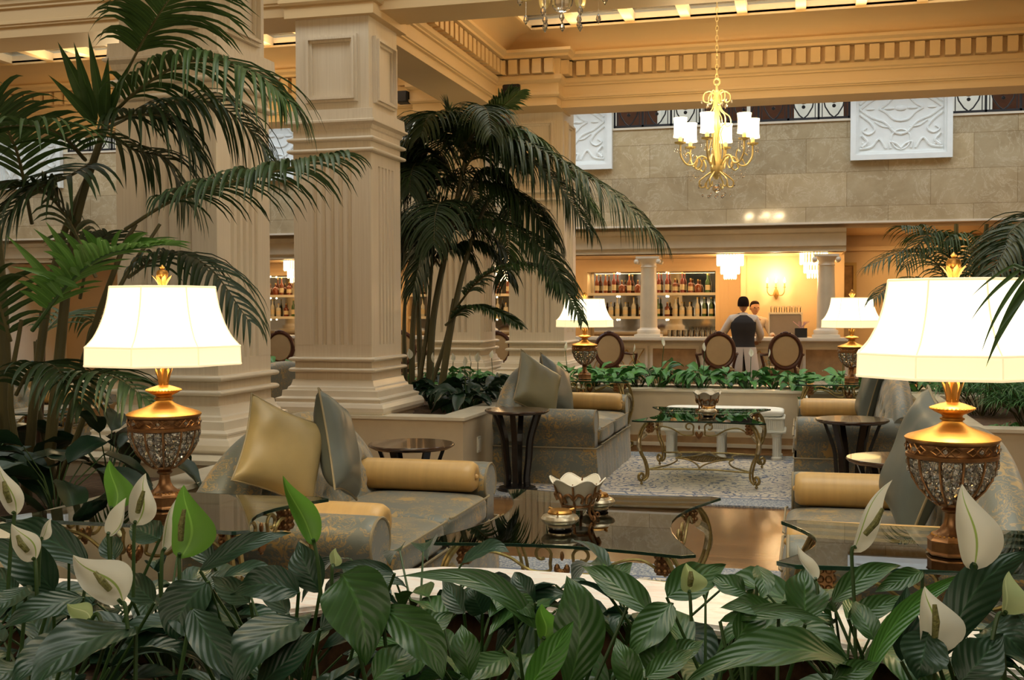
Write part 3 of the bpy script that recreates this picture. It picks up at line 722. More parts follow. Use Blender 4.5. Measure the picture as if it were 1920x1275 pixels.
# bolsters
def make_bolster():
    L = .74; r = .088
    prof = [(0.001, -L/2+.012), (r*.45, -L/2), (r*.80, -L/2+.004), (r*.97, -L/2+.028), (r, -L/2+.06), (r*1.01, 0), (r, L/2-.06), (r*.97, L/2-.028), (r*.80, L/2-.004), (r*.45, L/2), (.001, L/2-.012)]
    b = MB().lathe(prof, 28, cap=False); b.xf(Matrix.Rotation(PI/2, 4, 'Y'))
    t = obj('bolster', b, M['silk_gold'], ang=70); 
    for s in (-1, 1): obj('end_button', MB().ball((s*(L/2-.005), 0, 0), .016, 10, 6), M['silk_gold'], t)
    return t
bol = make_bolster()
BOLS = [(-2.15, 5.98, 'gold silk bolster against the far arm of the near left sofa'), (-2.15, 4.59, 'gold silk bolster against the near arm of the near left sofa'),
 (-2.14, 11.04, 'gold silk bolster on the far arm of the middle-distance sofa'), (.32, 6.0, 'long gold silk bolster on the far arm of the near right sofa'), (.30, 4.63, 'gold silk bolster at the near arm of the right sofa under the glass table'),
 (.33, 10.83, 'pale gold bolster on the far arm of the right distant sofa'), (-7.7, 10.43, 'gold bolster on the sofa of the far left bay')]
for i, (x, y, l) in enumerate(BOLS):
    o = bol if i == 0 else dup(bol); o.location = (x, y, .592 if i not in (0,1,2,3,4,5,6) else .595); tag(o, l, 'bolster pillow', 'gold silk bolsters')
# throw pillows
def make_pillow(mat, s=.27, th=.085):
    def f(u, v, side):
        x = (u*2-1); z = (v*2-1)
        ex = 1-.10*(1-z*z); ez = 1-.10*(1-x*x)
        t_ = ((1-x**4)*(1-z**4))**.55
        wr = .004*math.sin(9*x*z+3*x)*t_
        return (x*s*ex, side*(th*t_+wr), z*s*ez)
    b = MB(); b.grid(lambda u, v: f(u, v, 1), 22, 22); b.grid(lambda u, v: f(v, u, -1), 22, 22)
    t = obj('throw_pillow', b, mat, ang=80)
    ring = []
    for k in range(80):
        q = k/80*4; e = int(q); r_ = q-e
        u, v = ((r_, 0), (1, r_), (1-r_, 1), (0, 1-r_))[e]; ring.append(f(u, v, 0))
    obj('pillow_cord', MB().tube(ring, .006, 6, closed=True), M['piping'], t)
    return t
pk, pb, pg = make_pillow(M['silk_khaki']), make_pillow(M['silk_blue']), make_pillow(M['silk_green'])
used = set()
def put_pillow(src, loc, yaw, lean, roll, label, sc=1):
    o = src if id(src) not in used else dup(src); used.add(id(src))
    o.matrix_world = Matrix.Translation(loc) @ Matrix.Rotation(R(yaw), 4, 'Z') @ Matrix.Rotation(R(lean), 4, 'X') @ Matrix.Rotation(R(roll), 4, 'Y') @ Matrix.Diagonal((sc, sc, sc, 1))
    tag(o, label, 'throw pillow', 'silk throw pillows on the sofas')
put_pillow(pk, at(530, 848, d=5.12), 60, -20, 26, 'khaki gold silk pillow leaning on the near left sofa, facing the camera', .80)
put_pillow(pb, at(634, 836, d=5.42), 104, -12, 16, 'blue grey silk pillow seen edge-on beside the khaki one on the near left sofa', .90)
put_pillow(pg, at(1008, 727, d=10.15), 62, -18, 30, 'olive silk pillow with a pointed top on the middle-distance sofa')
put_pillow(pb, at(1044, 727, d=10.6), 80, -18, 24, 'darker silk pillow behind the olive one on the middle-distance sofa')
put_pillow(pb, at(1630, 738, d=9.95), -86, -14, 8, 'blue grey silk pillow on the right distant sofa')
put_pillow(pb, at(1722, 868, d=5.05), -78, -18, 14, 'blue grey silk pillow on the near right sofa beside the lamp', 1.08)
put_pillow(pb, at(1768, 862, d=5.75), -70, -16, 18, 'blue grey silk pillow with a raised corner behind the right lamp', .85)
# ------------------------------------------------------------------ glass tables
def top_outline(sx, sy, cut, bx, by, n=10):
    """rectangle with clipped corners and concave sides; bx = inward bow of the two end sides, by = of the long sides"""
    def side(p, q, bow, nx, ny):
        return [(p[0]+(q[0]-p[0])*k/n+nx*bow*math.sin(PI*k/n), p[1]+(q[1]-p[1])*k/n+ny*bow*math.sin(PI*k/n)) for k in range(n+1)]
    o = side((-sx+cut, -sy), (sx-cut, -sy), by, 0, 1)
    o += side((sx, -sy+cut*.6), (sx, sy-cut*.6), bx, -1, 0)
    o += side((sx-cut, sy), (-sx+cut, sy), by, 0, -1)
    o += side((-sx, sy-cut*.6), (-sx, -sy+cut*.6), bx, 1, 0)
    return o
def scroll(c, r, a0, turns, ax=(1, 0, 0), az=(0, 0, 1), n=14, shrink=.35):
    ax, az, c = Vector(ax), Vector(az), Vector(c)
    return [c+ax*(r*(1-(1-shrink)*k/n)*math.cos(a0+turns*2*PI*k/n))+az*(r*(1-(1-shrink)*k/n)*math.sin(a0+turns*2*PI*k/n)) for k in range(n+1)]
def make_table(name, sx, sy, H, bx, by, stretcher=True, legw=1.0, mat='antique'):
    t = thing(name, name, 'glass table')
    o1 = top_outline(sx, sy, .055, bx, by)
    g = obj('glass_top', MB().prism(o1, H-.012, H), M['glass'], t, smooth=False)
    e = MB(); n = len(o1); e.add([(x, y, H-.0125) for x, y in o1]+[(x, y, H+.0002) for x, y in o1]+[(x*.996, y*.996, H+.0005) for x, y in o1]+[(x*.996, y*.996, H-.0128) for x, y in o1],
        [(i, (i+1) % n, n+(i+1) % n, n+i) for i in range(n)]+[(n+i, n+(i+1) % n, 2*n+(i+1) % n, 2*n+i) for i in range(n)])
    obj('glass_edge', e, M['glass_edge'], g, smooth=False)
    lx, ly = sx-.10, sy-.10
    for ix in (-1, 1):
        for iy in (-1, 1):
            d = Vector((ix*.75, iy*.66, 0)).normalized(); b = Vector((ix*lx, iy*ly, 0)); leg = MB()
            def P(o, z): return b+d*o+Vector((0, 0, z))
            sd = Vector((-d.y, d.x, 0))*.016*legw
            K = H/.56
            curve = [P(-.02, H-.03), P(.03, H-.09*K), P(.055, H-.18*K), P(.035, H-.28*K), P(-.005, .21*K), P(-.03, .12*K), P(-.02, .065), P(.02, .038)]
            for s in (-1, 1): leg.tube([p+sd*s for p in spline(curve, 6)], .0095*legw, 6)
            leg.tube(scroll(P(.03, .075), .036, -PI/2, .95, d, (0, 0, 1), 14, .45), [.013*legw]*8+[.011]*7, 7)
            leg.lathe([(.001, 0.002), (.010, .006), (.014, .018), (.006, .028), (.012, .034), (.012, .04)], 10, tuple(P(.03, 0)))
            lo = obj('leg', leg, M[mat], t)
            bl = MB().box(-.024, .024, -.024, .024, -.045, .045)
            for q in range(3):
                for w_ in (-1, 1): bl.ball((w_*.012, -.024, (q-1)*.028), .012, 6, 4); bl.ball((-.024, w_*.012, (q-1)*.028), .012, 6, 4); bl.ball((.024, w_*.012, (q-1)*.028), .012, 6, 4)
            bl.xf(Matrix.Translation(P(-.055, H-.065)) )
            obj('corner_block', bl, M['bronze'], lo, ang=50)
            kn = MB().tube(spline([P(-.01, H-.12*K), P(.045, H-.16*K), P(.06, H-.21*K), P(.045, H-.26*K)], 4), [.022, .024, .024, .022]+[.020]*9, 8)
            obj('acanthus_knee', kn, M['patina'], lo)
    # apron with a wavy rail, twin scrolls and a shell
    for ax, half, off in (('x', lx, ly), ('x', lx, -ly), ('y', ly, lx), ('y', ly, -lx)):
        a = MB(); f = (lambda u, z, off=off: (u, off*.93, z)) if ax == 'x' else (lambda u, z, off=off: (off*.93, u, z))
        AX = (1, 0, 0) if ax == 'x' else (0, 1, 0); zt = H-.05
        for s in (-1, 1):
            a.tube(spline([f(s*(half-.03), H-.115), f(s*half*.72, H-.06), f(s*half*.5, H-.075), f(s*half*.30, H-.125), f(s*half*.12, H-.125), f(s*.05, H-.09), f(s*.045, H-.05)], 6), .007, 6)
            a.tube(scroll(f(s*.085, H-.058), .04, PI if s > 0 else 0, -.85*s, AX, (0, 0, 1), 14, .4), .007, 6)
        ao = obj('apron_scrolls', a, M[mat], t)
        sh = MB()
        for q in range(7): an = -PI/2+(q-3)*.42; c = f(.022*math.cos(an), H-.105+.03*math.sin(an)); sh.ball(c, .017, 7, 5, (.8, .8, 1.3))
        sh.ball(f(0, H-.06), .013, 7, 5, (.7, .7, 1.6)); sh.ball(f(0, H-.155), .009, 6, 4)
        obj('apron_shell', sh, M['bronze'], ao)
    if stretcher:
        s = MB(); z = .13
        cs = [(-lx, -ly), (lx, -ly), (lx, ly), (-lx, ly)]
        for (x, y) in cs:
            s.tube(spline([(x*.97, y*.97, z), (x*.62, y*.72, z+.02), (x*.50, y*.32, z+.03), (x*.56, 0, z+.03)], 6), .0075, 6)
        for sg in (-1, 1):
            s.tube([(-lx*.97, sg*ly*.97, z), (-lx*.3, sg*ly*.93, z+.012), (lx*.3, sg*ly*.93, z+.012), (lx*.97, sg*ly*.97, z)], .0075, 6)
            for g_ in (-1, 1): s.tube(spline([(g_*lx*.56, 0, z+.03), (g_*lx*.3, sg*ly*.18, z+.03), (g_*lx*.08, sg*ly*.62, z+.03), (0, sg*ly*.90, z+.02)], 6), .0075, 6)
        so = obj('stretcher', s, M[mat], t)
        d = MB(); q = .17
        d.tube([(q*1.3, 0, z+.03), (0, q*1.2, z+.03), (-q*1.3, 0, z+.03), (0, -q*1.2, z+.03)], .006, 5, closed=True)
        for k in range(-4, 5):
            e_ = k/5
            d.tube([(q*1.3*(1+e_)/2-.0, -q*1.2*(1-e_)/2*1.0, z+.03), (-q*1.3*(1-e_)/2, q*1.2*(1+e_)/2, z+.03)], .0028, 4)
            d.tube([(q*1.3*(1+e_)/2, q*1.2*(1-e_)/2, z+.03), (-q*1.3*(1-e_)/2, -q*1.2*(1+e_)/2, z+.03)], .0028, 4)
        obj('diamond_lattice', d, M[mat], so)
    return t
ct = make_table('coffee_table', .56, .70, .56, .17, .07)
ct.location = (-.97, 5.05, .016); tag(ct, 'large glass coffee table on brass scroll legs, nearest the camera', 'coffee table', 'glass coffee tables')
dup(ct, (-.87, 10.12, .016), 0, 'glass coffee table on brass scroll legs in front of the white bench')
dup(ct, (-6.55, 9.4, .016), 0, 'glass coffee table in the far left bay')
et = make_table('end_table', .51, .36, .78, .12, .03, stretcher=True)
et.location = (-2.36, 3.80, 0); tag(et, 'glass end table with gilded scrolls under the left lamp', 'end table', 'glass end tables under the lamps')
dup(et, (.43, 3.76, 0), 0, 'glass end table under the right foreground lamp')
dup(et, (-2.25, 11.62, 0), 0, 'small glass end table under the distant left lamp')
dup(et, (.42, 11.62, 0), 0, 'small glass end table under the distant right lamp')
# ------------------------------------------------------------------ round pedestal tables
def make_round():
    t = thing('round_side_table', '', 'side table'); H = .69; r = .272
    obj('tabletop', MB().lathe([(.001, H-.03), (r*.90, H-.03), (r*.93, H-.024), (r*.97, H-.02), (r, H-.012), (r, H-.006), (r*.985, H), (.001, H)], 48), M['top_wood'], t)
    for k in range(6):
        a = 2*PI*k/6+.3; d = Vector((math.cos(a), math.sin(a), 0)); sd = Vector((-d.y, d.x, 0)); P = spline([d*.205+Vector((0, 0, H-.028)), d*.175+Vector((0, 0, .58)), d*.130+Vector((0, 0, .44)), d*.115+Vector((0, 0, .28)), d*.095+Vector((0, 0, .13)), d*.10+Vector((0, 0, .045))], 5)
        b = MB(); vs = []
        for p in P:
            for u, v in ((-1, -1), (1, -1), (1, 1), (-1, 1)): vs.append(tuple(p+sd*.022*u+d*.012*v))
        n = len(P); b.add(vs, [(i*4+j, i*4+(j+1) % 4, i*4+4+(j+1) % 4, i*4+4+j) for i in range(n-1) for j in range(4)]+[(3, 2, 1, 0), tuple(range(4*n-4, 4*n))])
        obj('leg', b, M['black'], t, smooth=False)
    obj('pedestal_base', MB().lathe([(.001, 0), (.17, 0), (.17, .02), (.155, .03), (.155, .04), (.12, .05), (.001, .05)], 40), M['black'], t)
    return t
rt = make_round()
for i, (x, y, l) in enumerate(((-2.40, 6.62, 'round dark wood side table just behind the near left sofa'), (-2.33, 9.02, 'round dark wood side table in front of the middle-distance sofa'), (.35, 8.85, 'round dark wood side table in front of the right distant sofa'), (.50, 6.62, 'round dark wood side table partly hidden by the pillow of the right sofa'))):
    if i == 0: rt.location = (x, y, 0); tag(rt, l, None, 'round dark side tables')
    else: dup(rt, (x, y, 0), R(17*i), l)
# ------------------------------------------------------------------ white bench
t = thing('bench', 'white painted bench with fluted legs and cushion before the long planter', 'bench', (-.80, 11.55, .015))
L = .60; W = .2
obj('bench_shelf', MB().box(-L-.02, L+.02, -W-.02, W+.02, .27, .295), M['white_paint'], t, bevel=.006)
fr = MB().box(-L+.01, L-.01, -W+.01, W-.01, .295, .41)
for k in range(60): x = -L+.02+(2*L-.04)*k/59; fr.box(x-.006, x+.006, -W-.0, -W+.012, .30, .405)
for k in range(18): 
    y = -W+.02+(2*W-.04)*k/17; fr.box(L-.012, L, y-.006, y+.006, .30, .405); fr.box(-L, -L+.012, y-.006, y+.006, .30, .405)
obj('bench_frieze', fr, M['white_paint'], t, smooth=False)
obj('bench_top', MB().box(-L-.01, L+.01, -W-.01, W+.01, .405, .425), M['white_paint'], t, bevel=.005)
def cush(u, v):
    a = 2*PI*u; e = .18; ca, sa = math.cos(a), math.sin(a); X = abs(ca)**e*(1 if ca > 0 else -1); Y = abs(sa)**e*(1 if sa > 0 else -1)
    ph = PI*(v-.5); q = abs(math.cos(ph))**.3; zz = abs(math.sin(ph))**.5*(1 if ph > 0 else -1); return (X*q*L, Y*q*W, .465+.04*zz)
obj('bench_cushion', MB().grid(cush, 64, 14), M['white_cloth'], t, ang=80)
for x in (-L+.07, -.02, L-.07):
    for y in (-W+.06, W-.06):
        lg = MB().lathe([(.055, 0), (.055, .02), (.045, .03)], 20, (x, y, 0)); pr = []
        for k in range(48): a = 2*PI*k/48; rr = .042-.005*(k % 4 in (1, 2)); pr.append((x+rr*math.cos(a), y+rr*math.sin(a)))
        lg.prism(pr, .03, .225); lg.lathe([(.042, .225), (.05, .232), (.05, .245), (.062, .255), (.062, .27)], 20, (x, y, 0))
        obj('leg', lg, M['white_paint'], t)
# ------------------------------------------------------------------ bowls and ashtrays on the coffee tables
def make_bowl():
    t = thing('scalloped_bowl', '', 'bowl'); 
    def f(u, v, k):
        a = 2*PI*u; r = .046+.046*v**.8+.012*v**4; s = math.cos(6*a); z = .042+.108*v+.011*s*v**3+.004*v
        r2 = r*(1+.06*s*v**2)-k*.005; return (r2*math.cos(a), r2*math.sin(a), z)
    b = MB().grid(lambda u, v: f(u, v, 0), 72, 10); b.grid(lambda u, v: f(1-u, v, 1), 72, 10)
    rim = [f(k/72, 1, .5) for k in range(72)]; b.tube(rim, .0035, 6, closed=True); b.lathe([(.001, .040), (.048, .040), (.048, .047), (.001, .047)], 36)
    obj('porcelain_cup', b, M['porcelain'], t, ang=60)
    s = MB()
    s.tube([(.058*math.cos(a*PI/12), .058*math.sin(a*PI/12), .055) for a in range(24)], .006, 6, closed=True)
    for k in range(6):
        a = PI/6+k*PI/3; d = Vector((math.cos(a), math.sin(a), 0)); 
        s.tube(spline([d*.075+Vector((0, 0, .003)), d*.06+Vector((0, 0, .03)), d*.062+Vector((0, 0, .06)), d*.082+Vector((0, 0, .10)), d*.095+Vector((0, 0, .150))], 5), [.006]*12+[.0045]*8+[.002], 6)
        s.tube(scroll(d*.078+Vector((0, 0, .012)), .012, -PI/2, .8, d, (0, 0, 1), 8), .004, 5)
        e = Vector((-d.y, d.x, 0)); 
        for sg in (-1, 1): s.tube(spline([d*.074+Vector((0, 0, .085)), (d*.080+e*sg*.018)+Vector((0, 0, .105)), (d*.078+e*sg*.036)+Vector((0, 0, .095)), (d*.070+e*sg*.030)+Vector((0, 0, .072))], 4), .0065, 6)
    obj('bronze_stand', s, M['bronze'], t); return t
def make_ashtray():
    t = thing('lidded_ashtray', '', 'ashtray')
    obj('gilded_dish', MB().lathe([(.001, .004), (.040, .004), (.045, .01), (.044, .018), (.062, .024), (.072, .034), (.073, .042), (.066, .052), (.052, .056), (.048, .060), (.044, .056), (.001, .05)], 40), M['patina'], t)
    obj('dark_foot', MB().lathe([(.001, 0), (.042, 0), (.046, .006), (.043, .014), (.001, .014)], 36), M['black'], t)
    l = MB().lathe([(.046, .058), (.047, .066), (.040, .074), (.001, .077)], 36)
    for k in range(3): a = 2*PI*k/3+.5; l.tube([(.036*math.cos(a), .036*math.sin(a), .07), (.056*math.cos(a), .056*math.sin(a), .074)], .005, 6)
    obj('ashtray_lid', l, M['brass'], t); return t
bw = make_bowl(); bw.location = (*at(1083, 972, z=.576)[:2], .577); bw.scale = (1.2, 1.2, 1.15); tag(bw, 'white scalloped bowl in a bronze stand on the near coffee table', None, 'scalloped bowls on the coffee tables')
dup(bw, (-.87, 10.35, .577), .4, 'scalloped bowl in a dark stand on the far coffee table')
ash = make_ashtray(); ash.location = (*at(1050, 992, z=.576)[:2], .577); ash.scale = (1.15,)*3; tag(ash, 'gilded lidded ashtray in front of the scalloped bowl on the near table', None, 'gilded ashtrays')
dup(ash, (*at(1120, 958, z=.576)[:2], .577), 1, 'gilded lidded ashtray behind the scalloped bowl on the near table')
dup(ash, (-.83, 9.98, .577), 2, 'gilded lidded ashtray on the far coffee table', scale=1.1)
# ------------------------------------------------------------------ table lamps (base at z=0, total .93)
def make_lamp():
    t = thing('table_lamp', '', 'lamp'); n8 = 8
    obj('octagonal_foot', MB().lathe([(.070, 0), (.074, .006), (.070, .012), (.070, .042), (.074, .046), (.066, .052), (.060, .060), (.050, .066), (.045, .07)], 8, a0=PI/8), M['bronze'], t, smooth=False)
    obj('bead_ring', _beads(.056, .060, 26, .004), M['brass'], t)
    obj('stem', MB().lathe([(.046, .068), (.034, .078), (.024, .095), (.020, .115), (.020, .128), (.027, .132), (.030, .138), (.024, .144), (.030, .150), (.040, .155)], 24), M['bronze'], t)
    cg = MB(); bowl = [(.045, .155), (.070, .175), (.098, .205), (.118, .24), (.128, .275), (.131, .302)]
    for k in range(12):
        a = 2*PI*k/12; cg.tube([(r*math.cos(a), r*math.sin(a), z) for r, z in bowl], .0042, 6)
    cg.lathe([(.040, .150), (.048, .153), (.048, .160), (.040, .163)], 24)
    obj('cage_ribs', cg, M['bronze'], t)
    rnd = random.Random(4); cr = MB()
    for k in range(12):
        for j in range(6):
            r, z = bowl[0][0]+(bowl[5][0]-bowl[0][0])*math.sin((j+.6)/6*PI/2), .162+.134*(j+.5)/6
            rr = .0125+.0012*j
            for w_ in (0, 1):
                a = 2*PI*(k+.28+.44*w_)/12+rnd.uniform(-.03, .03); 
                if j < 2 and w_: continue
                q = r*.93; b = len(cr.v); cr.lathe([(.0001, -rr), (rr*.75, -rr*.55), (rr, 0), (rr*.75, rr*.55), (.0001, rr)], 6, cap=False)
                cr.xf(Matrix.Translation((q*math.cos(a), q*math.sin(a), z+rnd.uniform(-.004, .004))) @ Matrix.Rotation(rnd.uniform(0, 3), 4, 'Z') @ Matrix.Rotation(rnd.uniform(-.6, .6), 4, 'X') @ Matrix.Diagonal((.6, 1, 1.15, 1)), b)
    obj('crystal_drops', cr, M['crystal'], t, smooth=False)['kind'] = 'stuff'
    bd = MB().lathe([(.130, .298), (.136, .302), (.136, .312), (.128, .316), (.124, .330), (.128, .345), (.136, .350), (.137, .358), (.130, .360)], 48)
    for k in range(8):
        a = 2*PI*(k+.5)/8
        def Q(da, z, r=.134): return (r*math.cos(a+da), r*math.sin(a+da), z)
        bd.tube([Q(-.12, .331), Q(0, .345), Q(.12, .331), Q(0, .317)], .0028, 5, closed=True)
        for s in (-1, 1): bd.tube([Q(s*.10, .331), Q(s*.2, .342), Q(s*.33, .331), Q(s*.2, .320)], .0025, 5, closed=True)
    obj('pierced_band', bd, M['bronze'], t)
    gm = MB()
    for k in range(8): a = 2*PI*(k+.5)/8; gm.ball((.136*math.cos(a), .136*math.sin(a), .331), .007, 6, 4)
    obj('band_crystals', gm, M['crystal'], t, smooth=False)
    obj('cap', MB().lathe([(.139, .356), (.140, .361), (.132, .367), (.105, .376), (.072, .387), (.045, .399), (.032, .409), (.030, .414), (.036, .417), (.036, .422), (.029, .425), (.032, .432), (.050, .440), (.060, .446), (.066, .452), (.060, .458), (.040, .465), (.020, .471)], 48), M['brass'], t)
    obj('bead_ring', _beads(.064, .452, 34, .0042), M['brass'], t)
    def crown(z0, h, r0, r1, n, mat='brass'):
        m = MB()
        for k in range(n):
            a = 2*PI*k/n
            def f(u, v, a=a):
                w_ = (.5*2*PI/n*.98)*(math.sin(PI*(.15+.85*u))**.7 if u < .999 else 0); r = r0+(r1-r0)*u**1.6; da = (v-.5)*2*w_
                return (r*math.cos(a+da), r*math.sin(a+da), z0+h*u)
            m.grid(f, 6, 4)
        m.lathe([(.001, z0), (r0, z0), (r0*.9, z0+.012), (.001, z0+.012)], 16)
        return obj('gilded_crown', m, M[mat], t)
    crown(.466, .072, .018, .036, 8)
    rod = MB().lathe([(.006, .47), (.006, .885)], 10); obj('rod', rod, M['brass'], t)
    # eight-panelled bell shade
    A0 = R(11)
    pr = [(.205, .845), (.212, .80), (.224, .75), (.243, .70), (.268, .655), (.298, .622)]
    def panelshade(prof, name, mat, k0=0):
        m = MB(); m.lathe(prof, 8, cap=False, a0=A0); return obj(name, m, M[mat], t, smooth=True, ang=25)
    sh = panelshade(pr, 'lamp_shade', 'shade_up')
    sb = MB().lathe([(.298, .622), (.300, .622), (.301, .555)], 8, cap=False, a0=A0)
    obj('shade_band', sb, M['shade_low'], sh, ang=25)
    tr = MB()
    for k in range(8):
        a = A0+2*PI*k/8; ca, sa = math.cos(a), math.sin(a)
        tr.tube([(r*ca*1.004, r*sa*1.004, z) for r, z in spline2(pr, 3)]+[(.302*ca, .302*sa, .555)], .0032, 5)
    for r, z, w_ in ((.205, .845, .005), (.300, .622, .0045), (.302, .555, .005)): tr.tube([(r*math.cos(A0+2*PI*k/8), r*math.sin(A0+2*PI*k/8), z) for k in range(8)], w_, 6, closed=True)
    obj('shade_braid', tr, M['shade_trim'], sh)
    crown(.846, .045, .014, .040, 8)
    obj('finial', MB().lathe([(.001, .85), (.010, .85), (.010, .875), (.020, .885), (.023, .898), (.018, .910), (.006, .914), (.010, .922), (.001, .932)], 20), M['brass'], t)
    return t
def _beads(r, z, n, s):
    b = MB()
    for k in range(n): a = 2*PI*k/n; b.ball((r*math.cos(a), r*math.sin(a), z), s, 6, 4)
    return b
def spline2(p, n): return [(q.x, q.y) for q in spline([(a, b, 0) for a, b in p], n)]
lamp = make_lamp()
LS = [(-2.38, 3.79, .782, 0, 'large lit table lamp with crystal urn base in the left foreground'), (.44, 3.66, .782, 8, 'large lit table lamp with crystal urn base in the right foreground'),
      (-2.26, 11.62, .782, 3, 'small distant lit table lamp right of the distant column'), (.45, 11.62, .782, 3, 'distant lit table lamp half behind the right foreground lamp')]
for i, (x, y, z, a, l) in enumerate(LS):
    o = lamp if i == 0 else dup(lamp)
    o.location = (x, y, z); o.rotation_euler = (0, 0, R(a)); tag(o, l, 'lamp', 'lit table lamps'); 
    light('lamp_bulb', 'POINT', (x, y, z+.72), 8 if i < 2 else 7, WARM, .05)
# ------------------------------------------------------------------ chandelier
def make_chandelier():
    t = thing('chandelier', '', 'chandelier')   # origin at lowest tip, z up
    def ring(r, z, n=24): return [(r*math.cos(2*PI*k/n), r*math.sin(2*PI*k/n), z) for k in range(n)]
    ch = MB(); z = 1.10; k = 0
    while z < 2.30:
        a = PI/2*(k % 2); ch.tube([(.013*math.cos(q*PI/4)*math.cos(a), .013*math.cos(q*PI/4)*math.sin(a), z+.028*math.sin(q*PI/4)) for q in range(8)], .0035, 5, closed=True); z += .045; k += 1
    obj('chain', ch, M['gold_glow'], t)
    ctr = MB().lathe([(.012, .13), (.03, .15), (.055, .20), (.062, .25), (.050, .30), (.030, .38), (.022, .46), (.030, .55), (.040, .62), (.030, .70), (.018, .78), (.014, .88), (.026, .92), (.030, .95), (.012, .98), (.010, 1.02)], 20)
    ctr.tube([(.028*math.cos(q*PI/6), 0, 1.05+.030*math.sin(q*PI/6)) for q in range(12)], .008, 6, closed=True)
    obj('centre_stem', ctr, M['gold_glow'], t)
    sc = MB()
    for k in range(6):
        a = 2*PI*k/6+.2; d = Vector((math.cos(a), math.sin(a), 0)); U = Vector((0, 0, 1))
        sc.tube(spline([d*.02+U*.93, d*.07+U*.96, d*.12+U*.93, d*.12+U*.87, d*.08+U*.86, d*.075+U*.90], 4), .006, 5)
        sc.tube(spline([d*.02+U*.92, d*.03+U*.83, d*.06+U*.77, d*.12+U*.72, d*.13+U*.65, d*.09+U*.63, d*.08+U*.68], 4), .006, 5)
        sc.tube(spline([d*.05+U*.25, d*.07+U*.40, d*.04+U*.55, d*.06+U*.62], 4), .006, 5)
        sc.tube(spline([d*.05+U*.20, d*.12+U*.15, d*.16+U*.11, d*.15+U*.06, d*.11+U*.06, d*.10+U*.10], 4), .008, 5)
    obj('scrollwork', sc, M['gold_glow'], t)
    dr = MB()
    def drop(p, L=.06, s=.010):
        dr.tube([p, (p[0], p[1], p[2]-L)], .0012, 4); dr.lathe([(.0005, -.026), (s, -.010), (s*.7, .002), (.0005, .012)], 7, (p[0], p[1], p[2]-L-.012), cap=False)
    for k in range(6):
        a = 2*PI*k/6+.2; c, s = math.cos(a), math.sin(a); drop((.14*c, .14*s, .93), .05); drop((.13*c, .13*s, .08), .08)
        a += PI/6; c, s = math.cos(a), math.sin(a); drop((.07*c, .07*s, .08), .09); drop((.18*c, .18*s, .16), .07)
        drop((.10*c, .10*s, .90), .06)
    dr.ball((0, 0, .045), .04, 12, 8)
    arms = []
    for k in range(6):
        a = 2*PI*k/6+.35; d = Vector((math.cos(a), math.sin(a), 0)); U = Vector((0, 0, 1)); Rr = .35; zc = .47
        am = MB().tube(spline([d*.04+U*.24, d*.10+U*.33, d*.17+U*.34, d*.22+U*.27, d*.29+U*.27, d*.345+U*.35, d*.35+U*(zc-.01)], 6), .009, 7)
        am.tube(spline([d*.17+U*.34, d*.14+U*.27, d*.17+U*.22, d*.21+U*.24, d*.20+U*.28], 4), .007, 6); am.tube(spline([d*.28+U*.27, d*.25+U*.33, d*.27+U*.38, d*.30+U*.36], 4), .006, 5)
        p = d*Rr+U*zc; am.lathe([(.004, -.03), (.010, -.015), (.05, -.005), (.056, .008), (.03, .004), (.018, .008), (.018, .06), (.012, .06)], 16, tuple(p))
        ao = obj('arm', am, M['gold_glow'], t)
        obj('candle_shade', MB().lathe([(.066, .055), (.060, .10), (.060, .19), (.066, .235)], 20, tuple(p), cap=False), M['mini_shade'], ao)
        for q in range(5): b = a+2*PI*q/5; drop((p.x+.052*math.cos(b), p.y+.052*math.sin(b), p.z), .075 if q % 2 else .05, .008)
        # swags of beads to the next arm
        a2 = a+PI/3; e = Vector((math.cos(a2), math.sin(a2), 0))
        for q in range(13):
            u = q/12; pp = (d*(1-u)+e*u)*.29+U*(.27-.55*u*(1-u)); dr.ball(tuple(pp), .0055, 5, 4)
    obj('crystal_drops', dr, M['crystal'], t, smooth=False)['kind'] = 'stuff'
    obj('ceiling_rod', MB().lathe([(.004, 2.28), (.004, 2.34), (.05, 2.345), (.06, 2.38)], 16), M['gold_glow'], t)
    return t
chd = make_chandelier(); chd.location = (-.82, 10.75, 2.62); tag(chd, 'lit gilded chandelier with small white shades hanging before the marble wall', None, 'gilded chandeliers')
dup(chd, (-.85, 3.95, 2.60), 0, 'near chandelier of which only the crystal ball at the top edge shows')
for q in range(6):
    a = 2*PI*q/6+.35; light('candle_bulb', 'POINT', (-.82+.35*math.cos(a), 10.75+.35*math.sin(a), 3.36), 9, WARM, .05)
light('candle_bulb', 'POINT', (-.85, 3.95, 3.75), 60, WARM, .3)
light('candle_bulb', 'POINT', (-7.3, 11.0, 3.5), 70, WARM, .3); light('candle_bulb', 'POINT', (5.0, 11.0, 3.5), 60, WARM, .3)
light('candle_bulb', 'POINT', (-7.3, 4.0, 3.6), 50, WARM, .3)
# ceiling loudspeakers
for x, y, s, l in ((-3.38, 12.98, 1, 'black loudspeaker fixed at the corner of the beams above the distant column'), (-4.75, 12.9, .7, 'small black loudspeaker left of the diagonal beam')):
    t = thing('loudspeaker', l, 'loudspeaker', (x, y, 4.10), 0, 'black ceiling loudspeakers')
    obj('speaker_box', MB().box(-.11*s, .11*s, -.14*s, .10*s, -.10*s, .10*s), M['speaker'], t, bevel=.01)
    obj('speaker_grille', MB().box(-.09*s, .09*s, -.147*s, -.14*s, -.08*s, .08*s), M['iron'], t, smooth=False)
